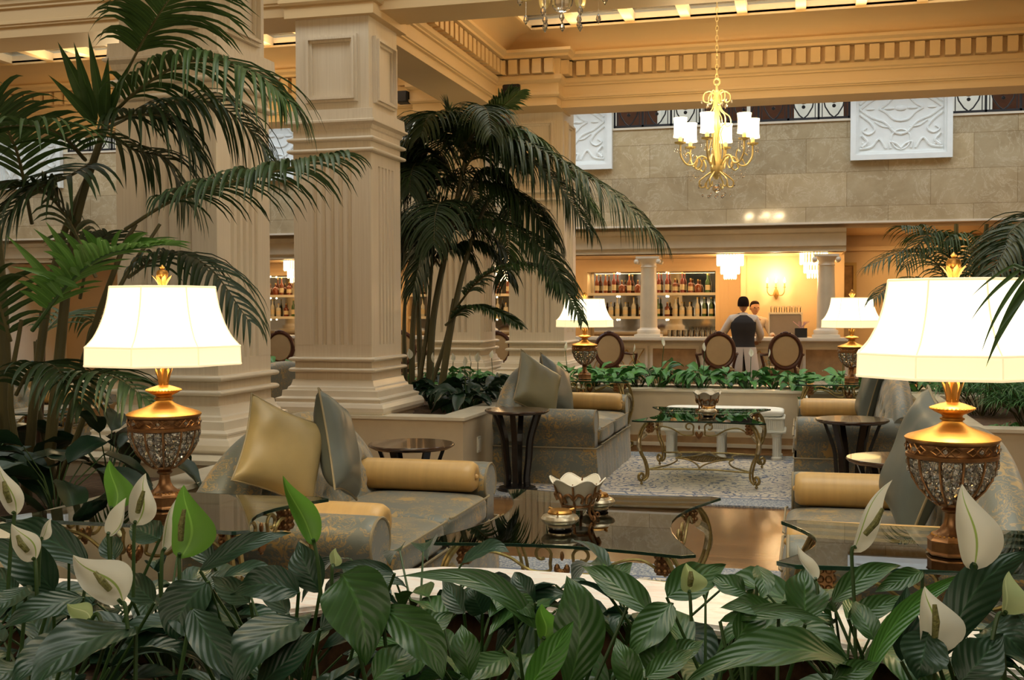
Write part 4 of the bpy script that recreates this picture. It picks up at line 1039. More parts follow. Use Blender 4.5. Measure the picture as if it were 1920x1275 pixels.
# ------------------------------------------------------------------ the bar
def barcol(x, label):
    t = thing('bar_column', label, 'column', (x, 17.35, 1.07), 0, 'round marble bar columns')
    obj('column_base', MB().lathe([(.20, 0), (.20, .05), (.175, .055), (.185, .09), (.175, .12), (.145, .13), (.14, .15)], 32).ring4(0, 0, .20, .20, [(0, 0), (0, .045)]), M['base_stone'], t)
    obj('column_shaft', MB().lathe([(.135, .14), (.132, .6), (.118, 1.10)], 32), M['planter'], t)
    cp = MB().lathe([(.118, 1.08), (.13, 1.09), (.118, 1.11), (.12, 1.15), (.17, 1.21)], 32).ring4(0, 0, .18, .18, [(-.01, 1.21), (0, 1.22), (0, 1.25)])
    for sx in (-1, 1):
        for sy in (-1, 1): cp.ball((sx*.17, sy*.17, 1.17), .04, 10, 6)
    obj('capital', cp, M['base_stone'], t)
BCX = [(-10.2, 'round marble bar column at far left behind the palm'), (-7.6, 'round marble bar column beside the crystal lamp in the left gap'), (-4.98, 'round marble bar column hidden behind the middle palm'), (-2.36, 'round marble bar column between the two bottle shelves'), (.30, 'round marble bar column at the right end of the bar')]
for x, l in BCX: barcol(x, l)
# bulkhead over the columns
struct('trim_11', MB().extrude([(17.2, 2.36), (17.2, 2.42), (17.16, 2.44), (17.16, 2.62), (17.13, 2.64), (17.13, 2.70), (17.6, 2.70), (17.6, 2.36)], 'x', XL, .58), M['planter'], smooth=False)
# counter
t = thing('bar_counter', 'long marble bar counter with inset panels and iron grilles', 'bar counter', (0, 0, 0))
X0, X1 = -11.5, .62
obj('counter_front', MB().box(X0, X1, 17.18, 17.6, 0, 1.02), M['planter_cap'], t, smooth=False)
obj('counter_top', MB().box(X0-.02, X1+.03, 17.05, 17.72, 1.02, 1.075), M['base_stone'], t, bevel=.012)
fr = MB()
i = 0; x = X0+.05
while x < X1-.3:
    w_ = .78 if i % 2 == 0 else 1.50
    a, b = x+.06, min(x+w_-.06, X1-.05)
    for (u0, u1, v0, v1) in ((a-.04, b+.04, .90, .94), (a-.04, b+.04, .1, .14), (a-.04, a, .14, .9), (b, b+.04, .14, .9)): fr.box(u0, u1, 17.15, 17.18, v0, v1)
    gr = MB()
    if i % 2 == 0: obj('counter_panel', MB().box(a, b, 17.17, 17.18, .14, .90), M['brown_band'], t, smooth=False)
    else:
        c = (a+b)/2
        for q in range(-2, 3):
            cx = c+q*.27
            for rr in (.12, .075): gr.tube([(cx+rr*math.cos(k*PI/8), 17.155, .52+1.8*rr*math.sin(k*PI/8)) for k in range(16)], .008, 5, closed=True)
            gr.tube(spline([(cx-.13, 17.155, .16), (cx-.03, 17.155, .35), (cx, 17.155, .52), (cx+.03, 17.155, .70), (cx+.13, 17.155, .88)], 5), .008, 5); gr.tube(spline([(cx+.13, 17.155, .16), (cx+.03, 17.155, .35), (cx, 17.155, .52), (cx-.03, 17.155, .70), (cx-.13, 17.155, .88)], 5), .008, 5)
    if gr.v: obj('iron_grille', gr, M['gilt'], t)
    x += w_; i += 1
obj('panel_moulding', fr, M['base_stone'], t, smooth=False)
# back wall of the bar with mirrored niches and shelves
bw_ = MB()
NI = [(-3.62, -1.45), (-6.9, -4.3), (-10.2, -7.9)]
NI2 = sorted(NI)
xs = [XL]; 
for a, b in NI2: xs += [a, b]
xs += [-.98]
for k in range(0, len(xs), 2): bw_.box(xs[k], xs[k+1], 18.9, 19.2, 0, 2.40)
for a, b in NI2: bw_.box(a, b, 18.9, 19.2, 2.14, 2.40); bw_.box(a, b, 18.9, 19.2, 0, .98)
bw_.box(-.98, .60, 18.6, 18.8, 0, 2.40)
bw_.box(-1.02, -.94, 18.55, 18.9, 0, 2.40)
struct('wall_bar', bw_, M['plaster'], smooth=False)
fm = MB()
for a, b in NI2:
    for e, dp in ((.0, .05), (.07, .03), (.14, .02)):
        fm.box(a-.07-e, b+.07+e, 18.9-dp, 18.9, 2.14+e, 2.21+e); fm.box(a-.07-e, a-e, 18.9-dp, 18.9, .98, 2.14+e); fm.box(b+e, b+.07+e, 18.9-dp, 18.9, .98, 2.14+e)
struct('trim_12', fm, M['plaster'], smooth=False)
BRAND = random.Random(11)
BM = {'amber': plain('amber_liquor_glass', (.16, .035, .008), .08), 'dark': plain('dark_bottle_glass', (.02, .012, .010), .1), 'red': plain('red_bottle_glass', (.16, .02, .010), .1),
      'clear': plain('clear_bottle_glass', (.50, .47, .38), .08), 'green': plain('green_bottle_glass', (.05, .10, .03), .1), 'label': plain('paper_bottle_label', (.62, .50, .30), .7), 'cap': plain('bottle_cap', (.5, .35, .12), .4, .5)}
def bottle(kind, prof, lab=True):
    t = obj('bottle', MB().lathe(prof, 14), BM[kind], ang=50); zt = prof[-1][1]; zm = prof[2][1]; r = prof[1][0]
    if lab: obj('bottle_label', MB().lathe([(r+.001, zm*.25), (r+.001, zm*.75)], 14, cap=False), BM['label'], t)
    obj('bottle_cap', MB().lathe([(.001, zt-.005), (.014, zt-.005), (.014, zt+.022), (.001, zt+.022)], 10), BM['cap'], t); return t
SH = {'tall': [(.001, 0), (.037, 0), (.037, .17), (.030, .20), (.013, .23), (.013, .30)], 'wine': [(.001, 0), (.036, 0), (.036, .19), (.025, .23), (.012, .25), (.012, .33)], 'squat': [(.001, 0), (.055, 0), (.062, .08), (.045, .13), (.014, .15), (.014, .20)], 'square': [(.001, 0), (.044, 0), (.044, .14), (.036, .16), (.015, .17), (.015, .22)]}
protos = {}
for k_, s_ in (('amber', 'squat'), ('amber', 'square'), ('amber', 'tall'), ('dark', 'wine'), ('red', 'wine'), ('clear', 'tall'), ('clear', 'square'), ('green', 'tall')): protos[(k_, s_)] = bottle(k_, SH[s_])
bused = set()
shelf_names = {0: 'right', 1: 'middle', 2: 'left'}
ROW = [('top', 1.80), ('middle', 1.40), ('bottom', 1.02)]
for ni, (a, b) in enumerate(NI):
    sn = ('right bar niche', 'bar niche behind palm', 'left bar niche')[ni]
    t = thing('bottle_shelves', 'mirrored shelves of the '+sn, 'shelves', ((a+b)/2, 19.05, 0), 0, 'mirrored bottle shelves'); h = (b-a)/2
    obj('mirror_back', MB().box(-h, h, .12, .14, .98, 2.14), M['mirror'], t, smooth=False)
    for z in (1.78, 1.38, 1.00): obj('shelf_board', MB().box(-h, h, -.13, .12, z-.045, z), M['planter_cap'], t, smooth=False)
    sp = MB()
    for z in (2.12, 1.72, 1.32): sp.ball((.25, .0, z), .018, 8, 4); sp.ball((-h*.55, .0, z), .018, 8, 4)
    obj('downlight', sp, M['spot'], t)
    light('shelf_lamps', 'AREA', ((a+b)/2, 18.98, 2.12), 9, WARM, b-a-.1, .1)
    for rn, z in ROW[:2]:
        x = a+.14; c = 0
        while x < b-.08 and c < 18:
            if BRAND.random() < .05: x += .12; continue
            kind, shp = BRAND.choice([('amber', 'squat'), ('amber', 'square'), ('amber', 'tall'), ('dark', 'wine'), ('red', 'wine'), ('amber', 'squat'), ('green', 'tall'), ('amber', 'tall')] if rn == 'top' else [('clear', 'tall'), ('clear', 'square'), ('amber', 'square'), ('clear', 'tall'), ('green', 'tall')])
            o = protos[(kind, shp)]
            if (kind, shp) in bused: o = dup(o)
            bused.add((kind, shp)); sd = {'tall': 'tall', 'wine': 'slender long-necked', 'squat': 'squat round', 'square': 'square-shouldered'}[shp]
            o.location = (x, 18.99+BRAND.uniform(-.02, .02), z-.02); tag(o, '%s %s bottle, %s from left, %s shelf, %s' % (sd, kind, ORD[c], rn, sn), 'bottle', 'bottles on the bar shelves'); c += 1
            x += BRAND.uniform(.105, .16)
for k_, o in protos.items():
    if k_ not in bused: tag(o, 'square-shouldered bottle at the right end of the bar back counter', 'bottle'); o.location = (-1.3, 18.95, 1.0)
# glasses on the back counter, boxes and machines
gp = obj('tumbler', MB().lathe([(.001, 0), (.030, 0), (.036, .10), (.033, .10), (.028, .008), (.001, .008)], 14), M['clear'], ang=50)
c = 0
for r_ in range(2):
    for k in range(9):
        o = gp if c == 0 else dup(gp); o.location = (-2.05+.085*k, 17.52+.09*r_, 1.076)
        tag(o, '%s tumbler in the %s row on the bar counter' % (ORD[k], 'front' if r_ == 0 else 'rear'), 'glass', 'tumblers in rows on the bar counter'); c += 1
t = thing('napkin_box', 'small dark box with pink and white napkins on the bar counter', 'box', (-.06, 17.3, 1.076))
obj('box_case', MB().box(-.09, .09, -.06, .06, 0, .14), M['black'], t, bevel=.004)
nb = MB(); q = random.Random(3)
for k in range(9): nb.tube([(q.uniform(-.06, .06), q.uniform(-.03, .03), .13), (q.uniform(-.12, .12), q.uniform(-.03, .03), .24)], .006, 4)
obj('straws', nb, plain('pink_straws', (.6, .32, .28), .6), t)
t = thing('glass_washer', 'grey metal cabinet with glasses on top beside the right bar column', 'cabinet', (-.30, 18.2, 0))
obj('cabinet_body', MB().box(-.24, .24, -.2, .2, 0, 1.42), M['screen'], t, bevel=.01); obj('cabinet_frame', MB().box(-.26, -.24, -.21, .2, 0, 1.42).box(.24, .26, -.21, .2, 0, 1.42).box(-.26, .26, -.21, .2, 1.42, 1.45), M['planter_cap'], t, smooth=False)
g2 = MB()
for k in range(6): g2.lathe([(.001, 1.45), (.03, 1.45), (.034, 1.55)], 12, (-.2+.08*k, -.08, 0), cap=False)
obj('glasses', g2, M['clear'], t)
# crystal ceiling lamps
def make_crystal():
    t = thing('crystal_ceiling_lamp', '', 'ceiling lamp')
    obj('ceiling_plate', MB().lathe([(.001, .30), (.16, .30), (.17, .29), (.16, .275), (.001, .275)], 24), M['gilt'], t)
    b = MB()
    for r, n, z0, z1 in ((.20, 26, .08, .27), (.14, 20, -.05, .12), (.09, 14, -.13, .0)):
        for k in range(n):
            a = 2*PI*k/n; b.lathe([(.001, z0), (.012, z0+.02), (.012, z1-.01), (.001, z1)], 5, (r*math.cos(a), r*math.sin(a), 0), cap=False)
    obj('crystal_fringe', b, M['crystal_lit'], t, smooth=False); return t
cz = make_crystal()
for i, (x, y, l) in enumerate(((-1.15, 17.9, 'lit crystal ceiling lamp right of the bottle shelves'), (-4.83, 17.9, 'lit crystal ceiling lamp between the two distant columns'), (-8.61, 17.9, 'lit crystal ceiling lamp in the left gap beside the near column'), (.12, 17.75, 'lit crystal ceiling lamp beside the right bar column'))):
    if i == 0: cz.location = (x, y, 2.10); tag(cz, l, None, 'crystal ceiling lamps')
    else: dup(cz, (x, y, 2.10), 0, l)
    light('crystal_bulb', 'POINT', (x, y, 1.9), 6, AMBER, .12)
# wall sconce
t = thing('wall_sconce', 'gilt three-armed wall sconce with lit candles', 'wall lamp', (-.46, 18.58, 1.75))
b = MB().lathe([(.001, -.1), (.03, -.04), (.045, 0), (.03, .05), (.001, .1)], 12)
for s in (-1, 0, 1): b.tube(spline([(0, 0, 0), (s*.08, -.08, -.03), (s*.13, -.12, .02), (s*.135, -.12, .10)], 5), .008, 6); b.lathe([(.001, .09), (.025, .10), (.025, .105), (.010, .11), (.010, .17), (.001, .17)], 10, (s*.135, -.12, 0))
obj('sconce_arms', b, M['gilt'], t)
b = MB()
for s in (-1, 0, 1): b.lathe([(.001, .17), (.016, .185), (.014, .22), (.001, .26)], 10, (s*.135, -.12, 0))
obj('candle_flame', b, M['flame'], t); light('sconce_bulb', 'POINT', (-.46, 18.36, 2.0), 14, WARM, .06)
# picture and brown doors on the right
t = thing('framed_picture', 'framed picture in warm tones right of the bar column', 'picture', (.55, 19.18, 1.95))
obj('picture_frame', MB().box(-.26, .26, -.03, 0, .26, .31).box(-.26, .26, -.03, 0, -.31, -.26).box(-.26, -.21, -.03, 0, -.26, .26).box(.21, .26, -.03, 0, -.26, .26), M['gilt'], t, smooth=False)
obj('canvas', MB().box(-.21, .21, -.01, 0, -.26, .26), plain('warm_canvas', (.42, .24, .09), .7, var=.6, scale=4), t, smooth=False)
struct('wall_passage', MB().box(.60, XR, 19.2, 19.4, 0, 2.72), M['plaster'], smooth=False)
struct('trim_13', MB().box(.60, XR, 19.12, 19.2, 2.45, 2.52).box(2.35, 2.55, 19.0, 19.2, 0, 2.7), M['plaster'], smooth=False)
o = struct('door_1', MB().box(2.62, 3.6, 19.1, 19.2, 0, 2.5), M['door_wood'], smooth=False); obj('door_panel', MB().box(2.72, 3.08, 19.07, 19.1, .3, 2.3).box(3.16, 3.5, 19.07, 19.1, .3, 2.3), M['door_wood'], o, smooth=False)
# ------------------------------------------------------------------ oval-backed bar armchairs
def make_chair():
    t = thing('bar_armchair', '', 'chair')   # back faces -y (towards the lounge), seat to +y
    rx, rz, zc = .212, .238, .915; y = -.02
    fr = MB().tube([(rx*math.cos(2*PI*k/40), y, zc+rz*math.sin(2*PI*k/40)) for k in range(40)], .031, 8, closed=True)
    fr.ball((0, y-.01, zc+rz+.02), .03, 10, 6, (1.6, .8, .8)); fr.ball((-.06, y-.01, zc+rz+.01), .02, 8, 5); fr.ball((.06, y-.01, zc+rz+.01), .02, 8, 5)
    for s in (-1, 1): fr.tube([(s*.13, y, zc-rz+.03), (s*.15, y, zc-rz-.10), (s*.16, y+.01, .56)], .02, 7)
    obj('back_frame', fr, M['chair_wood'], t)
    p = MB().lathe([(.001, -.025), (.9, -.022), (1, 0), (.9, .022), (.001, .025)], 36); p.xf(Matrix.Translation((0, y, zc)) @ Matrix.Diagonal((rx*.93, 1, rz*.93, 1)) @ Matrix.Rotation(PI/2, 4, 'X'))
    obj('back_pad', p, M['chair_cloth'], t)
    obj('seat', MB().box(-.23, .23, .0, .45, .60, .68), M['chair_cloth'], t, bevel=.03)
    obj('seat_rail', MB().box(-.24, .24, -.01, .46, .55, .60), M['chair_wood'], t, bevel=.008)
    for s in (-1, 1):
        obj('armrest', MB().tube(spline([(s*.20, y, .88), (s*.27, .12, .86), (s*.29, .28, .86), (s*.28, .33, .82), (s*.25, .34, .70), (s*.24, .36, .60)], 5), .021, 8), M['chair_wood'], t)
        obj('leg', MB().tube(spline([(s*.21, .42, .56), (s*.235, .44, .3), (s*.21, .42, 0)], 5), [.028]*4+[.02]*7, 8), M['chair_wood'], t)
        obj('leg', MB().tube(spline([(s*.18, .02, .56), (s*.20, -.01, .3), (s*.20, -.07, 0)], 5), [.026]*4+[.02]*7, 8), M['chair_wood'], t)
    obj('stretcher', MB().tube([(-.22, .43, .22), (.22, .43, .22)], .012, 6).tube([(-.20, -.02, .28), (.20, -.02, .28)], .012, 6), M['chair_wood'], t)
    return t
chp = make_chair()
for i, (x, a, l) in enumerate(((-2.76, -14, 'oval-backed bar armchair behind the distant table lamp'), (-1.19, 10, 'oval-backed bar armchair just left of the waiter'), (-.27, 10, 'oval-backed bar armchair just right of the waiter'), (-4.46, 0, 'oval-backed bar armchair seen between the two distant columns'), (-5.98, 0, 'oval-backed bar armchair mostly hidden by the near column'), (-8.02, 6, 'oval-backed bar armchair seen in the left gap beside the near column'))):
    if i == 0: chp.location = (x, 16.1, 0); chp.rotation_euler = (0, 0, R(a)); tag(chp, l, None, 'oval-backed bar armchairs')
    else: dup(chp, (x, 16.1, 0), R(a), l)
# ------------------------------------------------------------------ people
def skin(name, nodes, edges, mat, parent=None, sub=2, root=0):
    me = bpy.data.meshes.new(name); me.from_pydata([n[:3] for n in nodes], edges, []); o = bpy.data.objects.new(name, me); C.objects.link(o)
    s = o.modifiers.new('s', 'SKIN'); sv = me.skin_vertices[0].data
    for i, n in enumerate(nodes): sv[i].radius = (n[3], n[4] if len(n) > 4 else n[3]); sv[i].use_root = (i == root)
    s.use_smooth_shade = True
    b = o.modifiers.new('b', 'SUBSURF'); b.levels = sub; b.render_levels = sub
    me.materials.append(mat)
    if parent: o.parent = parent
    return o
def hand(pfx, p, d, parent, curl=.5):
    """five fingers on a small palm at wrist p pointing along d"""
    d = Vector(d).normalized(); sd = d.cross(Vector((0, 0, 1))).normalized(); up = sd.cross(d); p = Vector(p)
    nodes = [(*p, .024, .02), (*(p+d*.05), .034, .016), (*(p+d*.085), .034, .014)]; edges = [(0, 1), (1, 2)]
    for k, L in enumerate((.062, .072, .067, .052)):
        b = p+d*.085+sd*(.024-.016*k); i = len(nodes)
        nodes += [(*b, .010), (*(b+d*L*.5-up*curl*.018), .009), (*(b+d*L*.8-up*curl*.05), .008)]; edges += [(2, i), (i, i+1), (i+1, i+2)]
    i = len(nodes); b = p+d*.03+sd*.03; nodes += [(*b, .011), (*(b+sd*.022+d*.03), .010), (*(b+sd*.022+d*.055-up*.01), .008)]; edges += [(1, i), (i, i+1), (i+1, i+2)]
    return nodes, edges
def person(label, loc, rz, back=True):
    t = thing('person', label, 'person', loc, rz)   # faces +y
    nodes = [(0, 0, .95, .125, .10), (0, 0, 1.10, .115, .085), (0, .01, 1.25, .14, .10), (0, 0, 1.37, .13, .09), (0, .0, 1.43, .06, .06), (0, .015, 1.475, .052, .055)]
    edges = [(i, i+1) for i in range(5)]
    return t, nodes, edges
def build_person(label, loc, rz, larm, rarm, vest=True, scale=1.0):
    t = thing('person', label, 'person', loc, rz); t.scale = (scale,)*3
    B = [(0, 0, .95, .13, .10), (0, 0, 1.10, .12, .085), (0, .01, 1.26, .145, .10), (0, 0, 1.38, .12, .08), (0, .0, 1.43, .055), (0, .02, 1.49, .05)]
    E = [(i, i+1) for i in range(5)]
    def limb(src, pts):
        i = src
        for q in pts: B.append(q); E.append((i, len(B)-1)); i = len(B)-1
        return i
    for s, arm in ((-1, larm), (1, rarm)):
        sh = (s*.165, 0, 1.385, .058); limb(3, [sh, (*arm[0], .046), (*arm[1], .032)])
        limb(0, [(s*.09, 0, .88, .09), (s*.10, .01, .50, .06), (s*.10, -.01, .10, .042), (s*.10, .02, .05, .042), (s*.10, .13, .03, .035, .03)])
        w_ = Vector(arm[1]); dn = (w_-Vector(arm[0])).normalized(); hn, he = hand('', w_, dn, t)
        base = len(B); B.extend(hn); E.extend([(a+base, b+base) for a, b in he]); E.append((base-6-0 if False else base, base+1)) if False else None
        # join wrist
        wi = next(i for i, q in enumerate(B) if tuple(q[:3]) == tuple(arm[1])); E.append((wi, base))
    body = skin('body', B, E, M['skin'], t, 2)
    # head
    def hd(u, v):
        a = 2*PI*u; ph = PI*(v-.5); x = .073*math.cos(ph)*math.cos(a); y = .092*math.cos(ph)*math.sin(a); z = .118*math.sin(ph)
        if z < 0: k = 1+z*2.2; x *= k*1.0; y = y*(1+z*.9)+.0
        if y > .06 and abs(z) < .03 and abs(x) < .02: y += .018*(1-abs(x)/.02)*(1-abs(z+.008)/.04)
        return (x, y+.02, z+1.60)
    h = obj('head', MB().grid(hd, 36, 24), M['skin'], t, ang=180)
    f = MB()
    for s in (-1, 1): f.ball((s*.030, .105, 1.605), .011, 8, 6, (1.1, .5, .7))
    obj('eyes', f, M['hair'], h); f = MB()
    for s in (-1, 1): f.ball((s*.076, .012, 1.595), .03, 8, 6, (.35, .6, 1))
    obj('ears', f, M['skin'], h); obj('mouth', MB().ball((0, .102, 1.55), .022, 10, 5, (1, .3, .3)), plain('lips', (.35, .12, .08), .5), h)
    def hair(u, v):
        a = 2*PI*u; ph = PI*(.5-v*.62); x = .086*max(0, math.cos(ph))**.7*math.cos(a); y = .102*max(0, math.cos(ph))**.7*math.sin(a); z = .112*math.sin(ph)
        k = max(0, min(1, (y+.01)/.05))*max(0, min(1, (.075-z)/.05)); x *= 1-.3*k; y *= 1-.3*k; z *= 1-.2*k
        return (x, y+.014, z+1.608)
    obj('hair', MB().grid(hair, 36, 18), M['hair'], t, ang=180)
    SHT = [(0, 0, 1.02, .135, .105), (0, 0, 1.12, .13, .095), (0, .01, 1.26, .155, .11), (0, 0, 1.39, .13, .088), (0, 0, 1.44, .064), (0, .01, 1.455, .06)]; SE = [(i, i+1) for i in range(5)]
    for s, arm in ((-1, larm), (1, rarm)):
        i = len(SHT); SHT += [(s*.168, 0, 1.385, .070), (*arm[0], .062), (*(Vector(arm[0]).lerp(Vector(arm[1]), .85)), .046)]; SE += [(3, i), (i, i+1), (i+1, i+2)]
    skin('shirt', SHT, SE, M['shirt'], t, 2)
    if vest:
        S = [(.90, .178, .135), (.93, .180, .138), (1.02, .165, .125), (1.12, .165, .122), (1.24, .185, .130), (1.33, .195, .128), (1.385, .165, .108), (1.42, .115, .088), (1.44, .082, .078)]
        def vf(u, v):
            f = v*(len(S)-1); i = min(len(S)-2, int(f)); k = f-i; z, a_, b_ = [S[i][q]*(1-k)+S[i+1][q]*k for q in range(3)]; q = 2*PI*u
            e = .85; ca, sa = math.cos(q), math.sin(q); return (a_*abs(ca)**e*(1 if ca > 0 else -1), b_*abs(sa)**e*(1 if sa > 0 else -1)+.005, z)
        obj('waistcoat', MB().grid(vf, 40, 32), M['vest'], t, ang=180)
        obj('shirt_collar', MB().lathe([(.075, 1.425), (.066, 1.46), (.062, 1.475)], 24, cap=False), M['shirt'], t)
    return t
w1 = build_person('waiter seen from behind in dark waistcoat, white shirt and long white apron at the bar', (-.88, 16.70, 0), R(4), [(-.30, .06, 1.16), (-.40, .28, 1.06)], [(.26, .08, 1.14), (.22, .32, 1.05)], scale=.985)
ap = MB()
def apr(u, v):
    a = -PI*.40+2*PI*.93*u; z = .95-.78*v; r = .155+.075*v; k = 1+.03*math.sin(a*7+v*2)*v
    a2 = a+PI*1.0
    return (r*k*1.08*math.cos(a), .85*r*k*math.sin(a), z)
def apr2(u, v):
    a = -PI/2+.30*v+(2*PI-.20*v-.34*v)*u; z = .965-.80*v; r = .172+.075*v; k = 1+.035*math.sin(a*6+v*2)*v
    return (r*k*1.10*math.cos(a)+.02*v, .85*r*k*math.sin(a), z)
obj('apron', ap.grid(apr2, 60, 12), M['apron'], w1, ang=180)
tr = []
skin('trousers', [(0, 0, .93, .12, .095), (-.08, 0, .84, .085), (-.09, .01, .50, .07), (-.10, -.01, .10, .06), (.09, 0, .86, .10), (.10, .01, .50, .075), (.10, -.01, .10, .06)], [(0, 1), (1, 2), (2, 3), (0, 4), (4, 5), (5, 6)], M['trousers'], w1, 2)
w2 = build_person('barkeeper behind the counter in white shirt, head bent, half hidden by the waiter', (-.78, 18.12, 0), R(200), [(-.26, .10, 1.18), (-.22, .30, 1.12)], [(.28, .08, 1.18), (.30, .28, 1.14)], vest=False, scale=.95)
skin('trousers', [(0, 0, .99, .14, .11), (-.09, 0, .86, .10), (-.10, .01, .50, .075), (-.10, -.01, .10, .06), (.09, 0, .86, .10), (.10, .01, .50, .075), (.10, -.01, .10, .06)], [(0, 1), (1, 2), (2, 3), (0, 4), (4, 5), (5, 6)], M['trousers'], w2, 2)
# ------------------------------------------------------------------ leaves
def leaf(mb, p0, pm, p1, width, nrm, fold=.25, nu=12, nv=6, wav=.0, shape=.8, droop=0):
    """blade from p0 over control point pm to p1; nrm = rough upper-side direction"""
    p0, pm, p1 = Vector(p0), Vector(pm), Vector(p1); nrm = Vector(nrm); ph = random.random()*6
    def f(u, v):
        c = p0*(1-u)**2+pm*(2*u*(1-u))+p1*u*u
        t = ((pm-p0)*(1-u)+(p1-pm)*u)
        t = t.normalized() if t.length > 1e-6 else Vector((0, 0, 1))
        s = t.cross(nrm); s = s.normalized() if s.length > 1e-4 else t.orthogonal().normalized(); nn = s.cross(t)
        w_ = width*.5*(max(0, math.sin(PI*min(1, u**shape)))**.85)*(1-.30*max(0, (u-.6)/.4))
        if u > .9: w_ = max(w_, 0)*1
        q = (v-.5)*2
        return c+s*(w_*q)+nn*(fold*w_*(q*q)-fold*w_*.3+wav*width*(math.sin(u*11+ph)+.6*math.sin(u*19+2*ph)*q)*abs(q)*.8)
    return mb.grid(f, nu, nv, uv=True)
def lily(mb, stalks, x, y, z, n, H, rnd, L=.24, W=.085, spread=1.0, lean=None):
    for k in range(n):
        a = rnd.uniform(0, 2*PI) if not lean else rnd.gauss(lean, .9); el = rnd.uniform(.25, 1.25); hh = H*rnd.uniform(.55, 1.0)
        d = Vector((math.cos(a), math.sin(a), 0)); r = hh*math.cos(el)*spread*.8
        b = Vector((x, y, z)); top = b+d*r+Vector((0, 0, hh))
        LL = L*rnd.uniform(.75, 1.2); out = d*math.cos(el-.7)+Vector((0, 0, math.sin(el-.7)))
        m_ = top+out*LL*.55+Vector((0, 0, .04)); e = top+out*LL*.9-Vector((0, 0, LL*rnd.uniform(.05, .55)))
        stalks.tube([b, b+d*r*.4+Vector((0, 0, hh*.6)), top], [.0045, .004, .003], 5)
        up = Vector((0, 0, 1))*.9+d*.1+Vector((rnd.uniform(-.4, .4), rnd.uniform(-.4, .4), 0))
        leaf(mb, top, m_, e, W*LL/L*rnd.uniform(.85, 1.15), -up if False else up, .3, 10, 6, .05)
# ------------------------------------------------------------------ foreground peace lilies
rnd = random.Random(21); random.seed(5)
FORE = []
def pxplant(px, py, d): return at(px, py, d=d)
SPOTS = [(-1.55, 2.05), (-1.22, 2.45), (-1.72, 2.72), (-.98, 1.95), (-.80, 2.55), (-.50, 2.1), (-.22, 2.6), (-.05, 1.98), (.22, 2.35), (.42, 1.85), (.62, 2.6), (-1.42, 1.72), (-1.05, 2.95), (-.42, 2.95), (.10, 2.9), (-2.1, 2.4), (.80, 2.15), (-.62, 1.72)]
WHERE = ['at lower left', 'behind the left white flowers', 'at the far left edge beside the glass table', 'below the green half-open flower', 'in front of the near sofa arm', 'at the bottom centre', 'in front of the near coffee table', 'at bottom centre right', 'below the round green flower', 'at the lower right', 'in front of the right glass table', 'in the bottom left corner', 'against the marble rim at left', 'against the marble rim at centre', 'against the marble rim right of centre', 'far left beyond the bed', 'in the bottom right corner', 'nearest the camera at bottom centre']
for (x, y) in SPOTS:
    fo, st = MB(), MB(); lily(fo, st, x, y, .50, 15, (.30 if y < 2.2 else .34), rnd, .22, .085, 1.0)
    FORE.append([fo, st, [], (x, y)])
LOW = [(-1.4+.19*k, 1.28+.12*(k % 3)) for k in range(10)]+[(-1.9, 2.55), (-1.55, 2.5), (-1.9, 2.1)]
for (x, y) in [(-1.25, 1.55), (-.85, 1.50), (-.45, 1.45), (-.08, 1.50), (.25, 1.55), (-1.6, 1.9), (-.30, 1.80), (.12, 1.72), (-.68, 2.30), (-1.0, 2.2), (.35, 2.05), (-.1, 2.3)]+LOW:
    fo, st = MB(), MB(); lily(fo, st, x, y, .50, 13, .22 if y < 1.9 else .27, rnd, .20, .09, 1.3); FORE.append([fo, st, [], (x, y)])
WHERE += ['low at the bottom edge, '+q for q in ('left of the large ribbed leaf', 'under the big green heart leaf', 'under the drooping leaf', 'under the bright young leaf', 'at right of centre')]+['low behind the left bottom leaves', 'low at centre behind the bright young leaf', 'low right of the bright young leaf', 'low before the near sofa', 'low beside the sofa arm', 'low below the curled white flower', 'low before the rim at centre right']+['lowest front row, %s from the left' % ORD[k] for k in range(10)]+['low at far left before the rim', 'low before the rim below the white flowers', 'low at far left by the frame edge']
def nearest(p): return min(range(len(FORE)), key=lambda i: (FORE[i][3][0]-p.x)**2+(FORE[i][3][1]-p.y)**2)
TOCAM = (EYEP-at(960, 1150, d=2.4)).normalized()
def L_(b, t, d0, d1, w_, bow=(0, 0), nrm=None, bright=False, fold=.25, up=.4, shape=.75, root=True):
    """a leaf with base and tip at real points seen there; w_ in picture px at its depth"""
    p0, p1 = at(*b, d=d0), at(*t, d=d1); mid = at((b[0]+t[0])/2+bow[0], (b[1]+t[1])/2+bow[1], d=(d0+d1)/2-.02)
    pm = mid*2-(p0+p1)*.5; nn = TOCAM*(1-up)+Vector((0, 0, 1))*up if nrm is None else Vector(nrm)
    i = nearest((p0+p1)*.5); W = w_*(d0+d1)/2/FPX
    tgt = FORE[i][0] if not bright else FORE[i][2]
    if bright: m_ = MB(); leaf(m_, p0, pm, p1, W, nn, fold, 16, 8, .04, shape); FORE[i][2].append(('young_leaf', m_, 'lily_bright'))
    else: leaf(FORE[i][0], p0, pm, p1, W, nn, fold, 18, 8, .05, shape)
    if root: FORE[i][1].tube([(FORE[i][3][0], FORE[i][3][1], .5), (p0+Vector((FORE[i][3][0], FORE[i][3][1], .5)))*.5+Vector((0, 0, .03)), p0], [.0045, .004, .0035], 6)
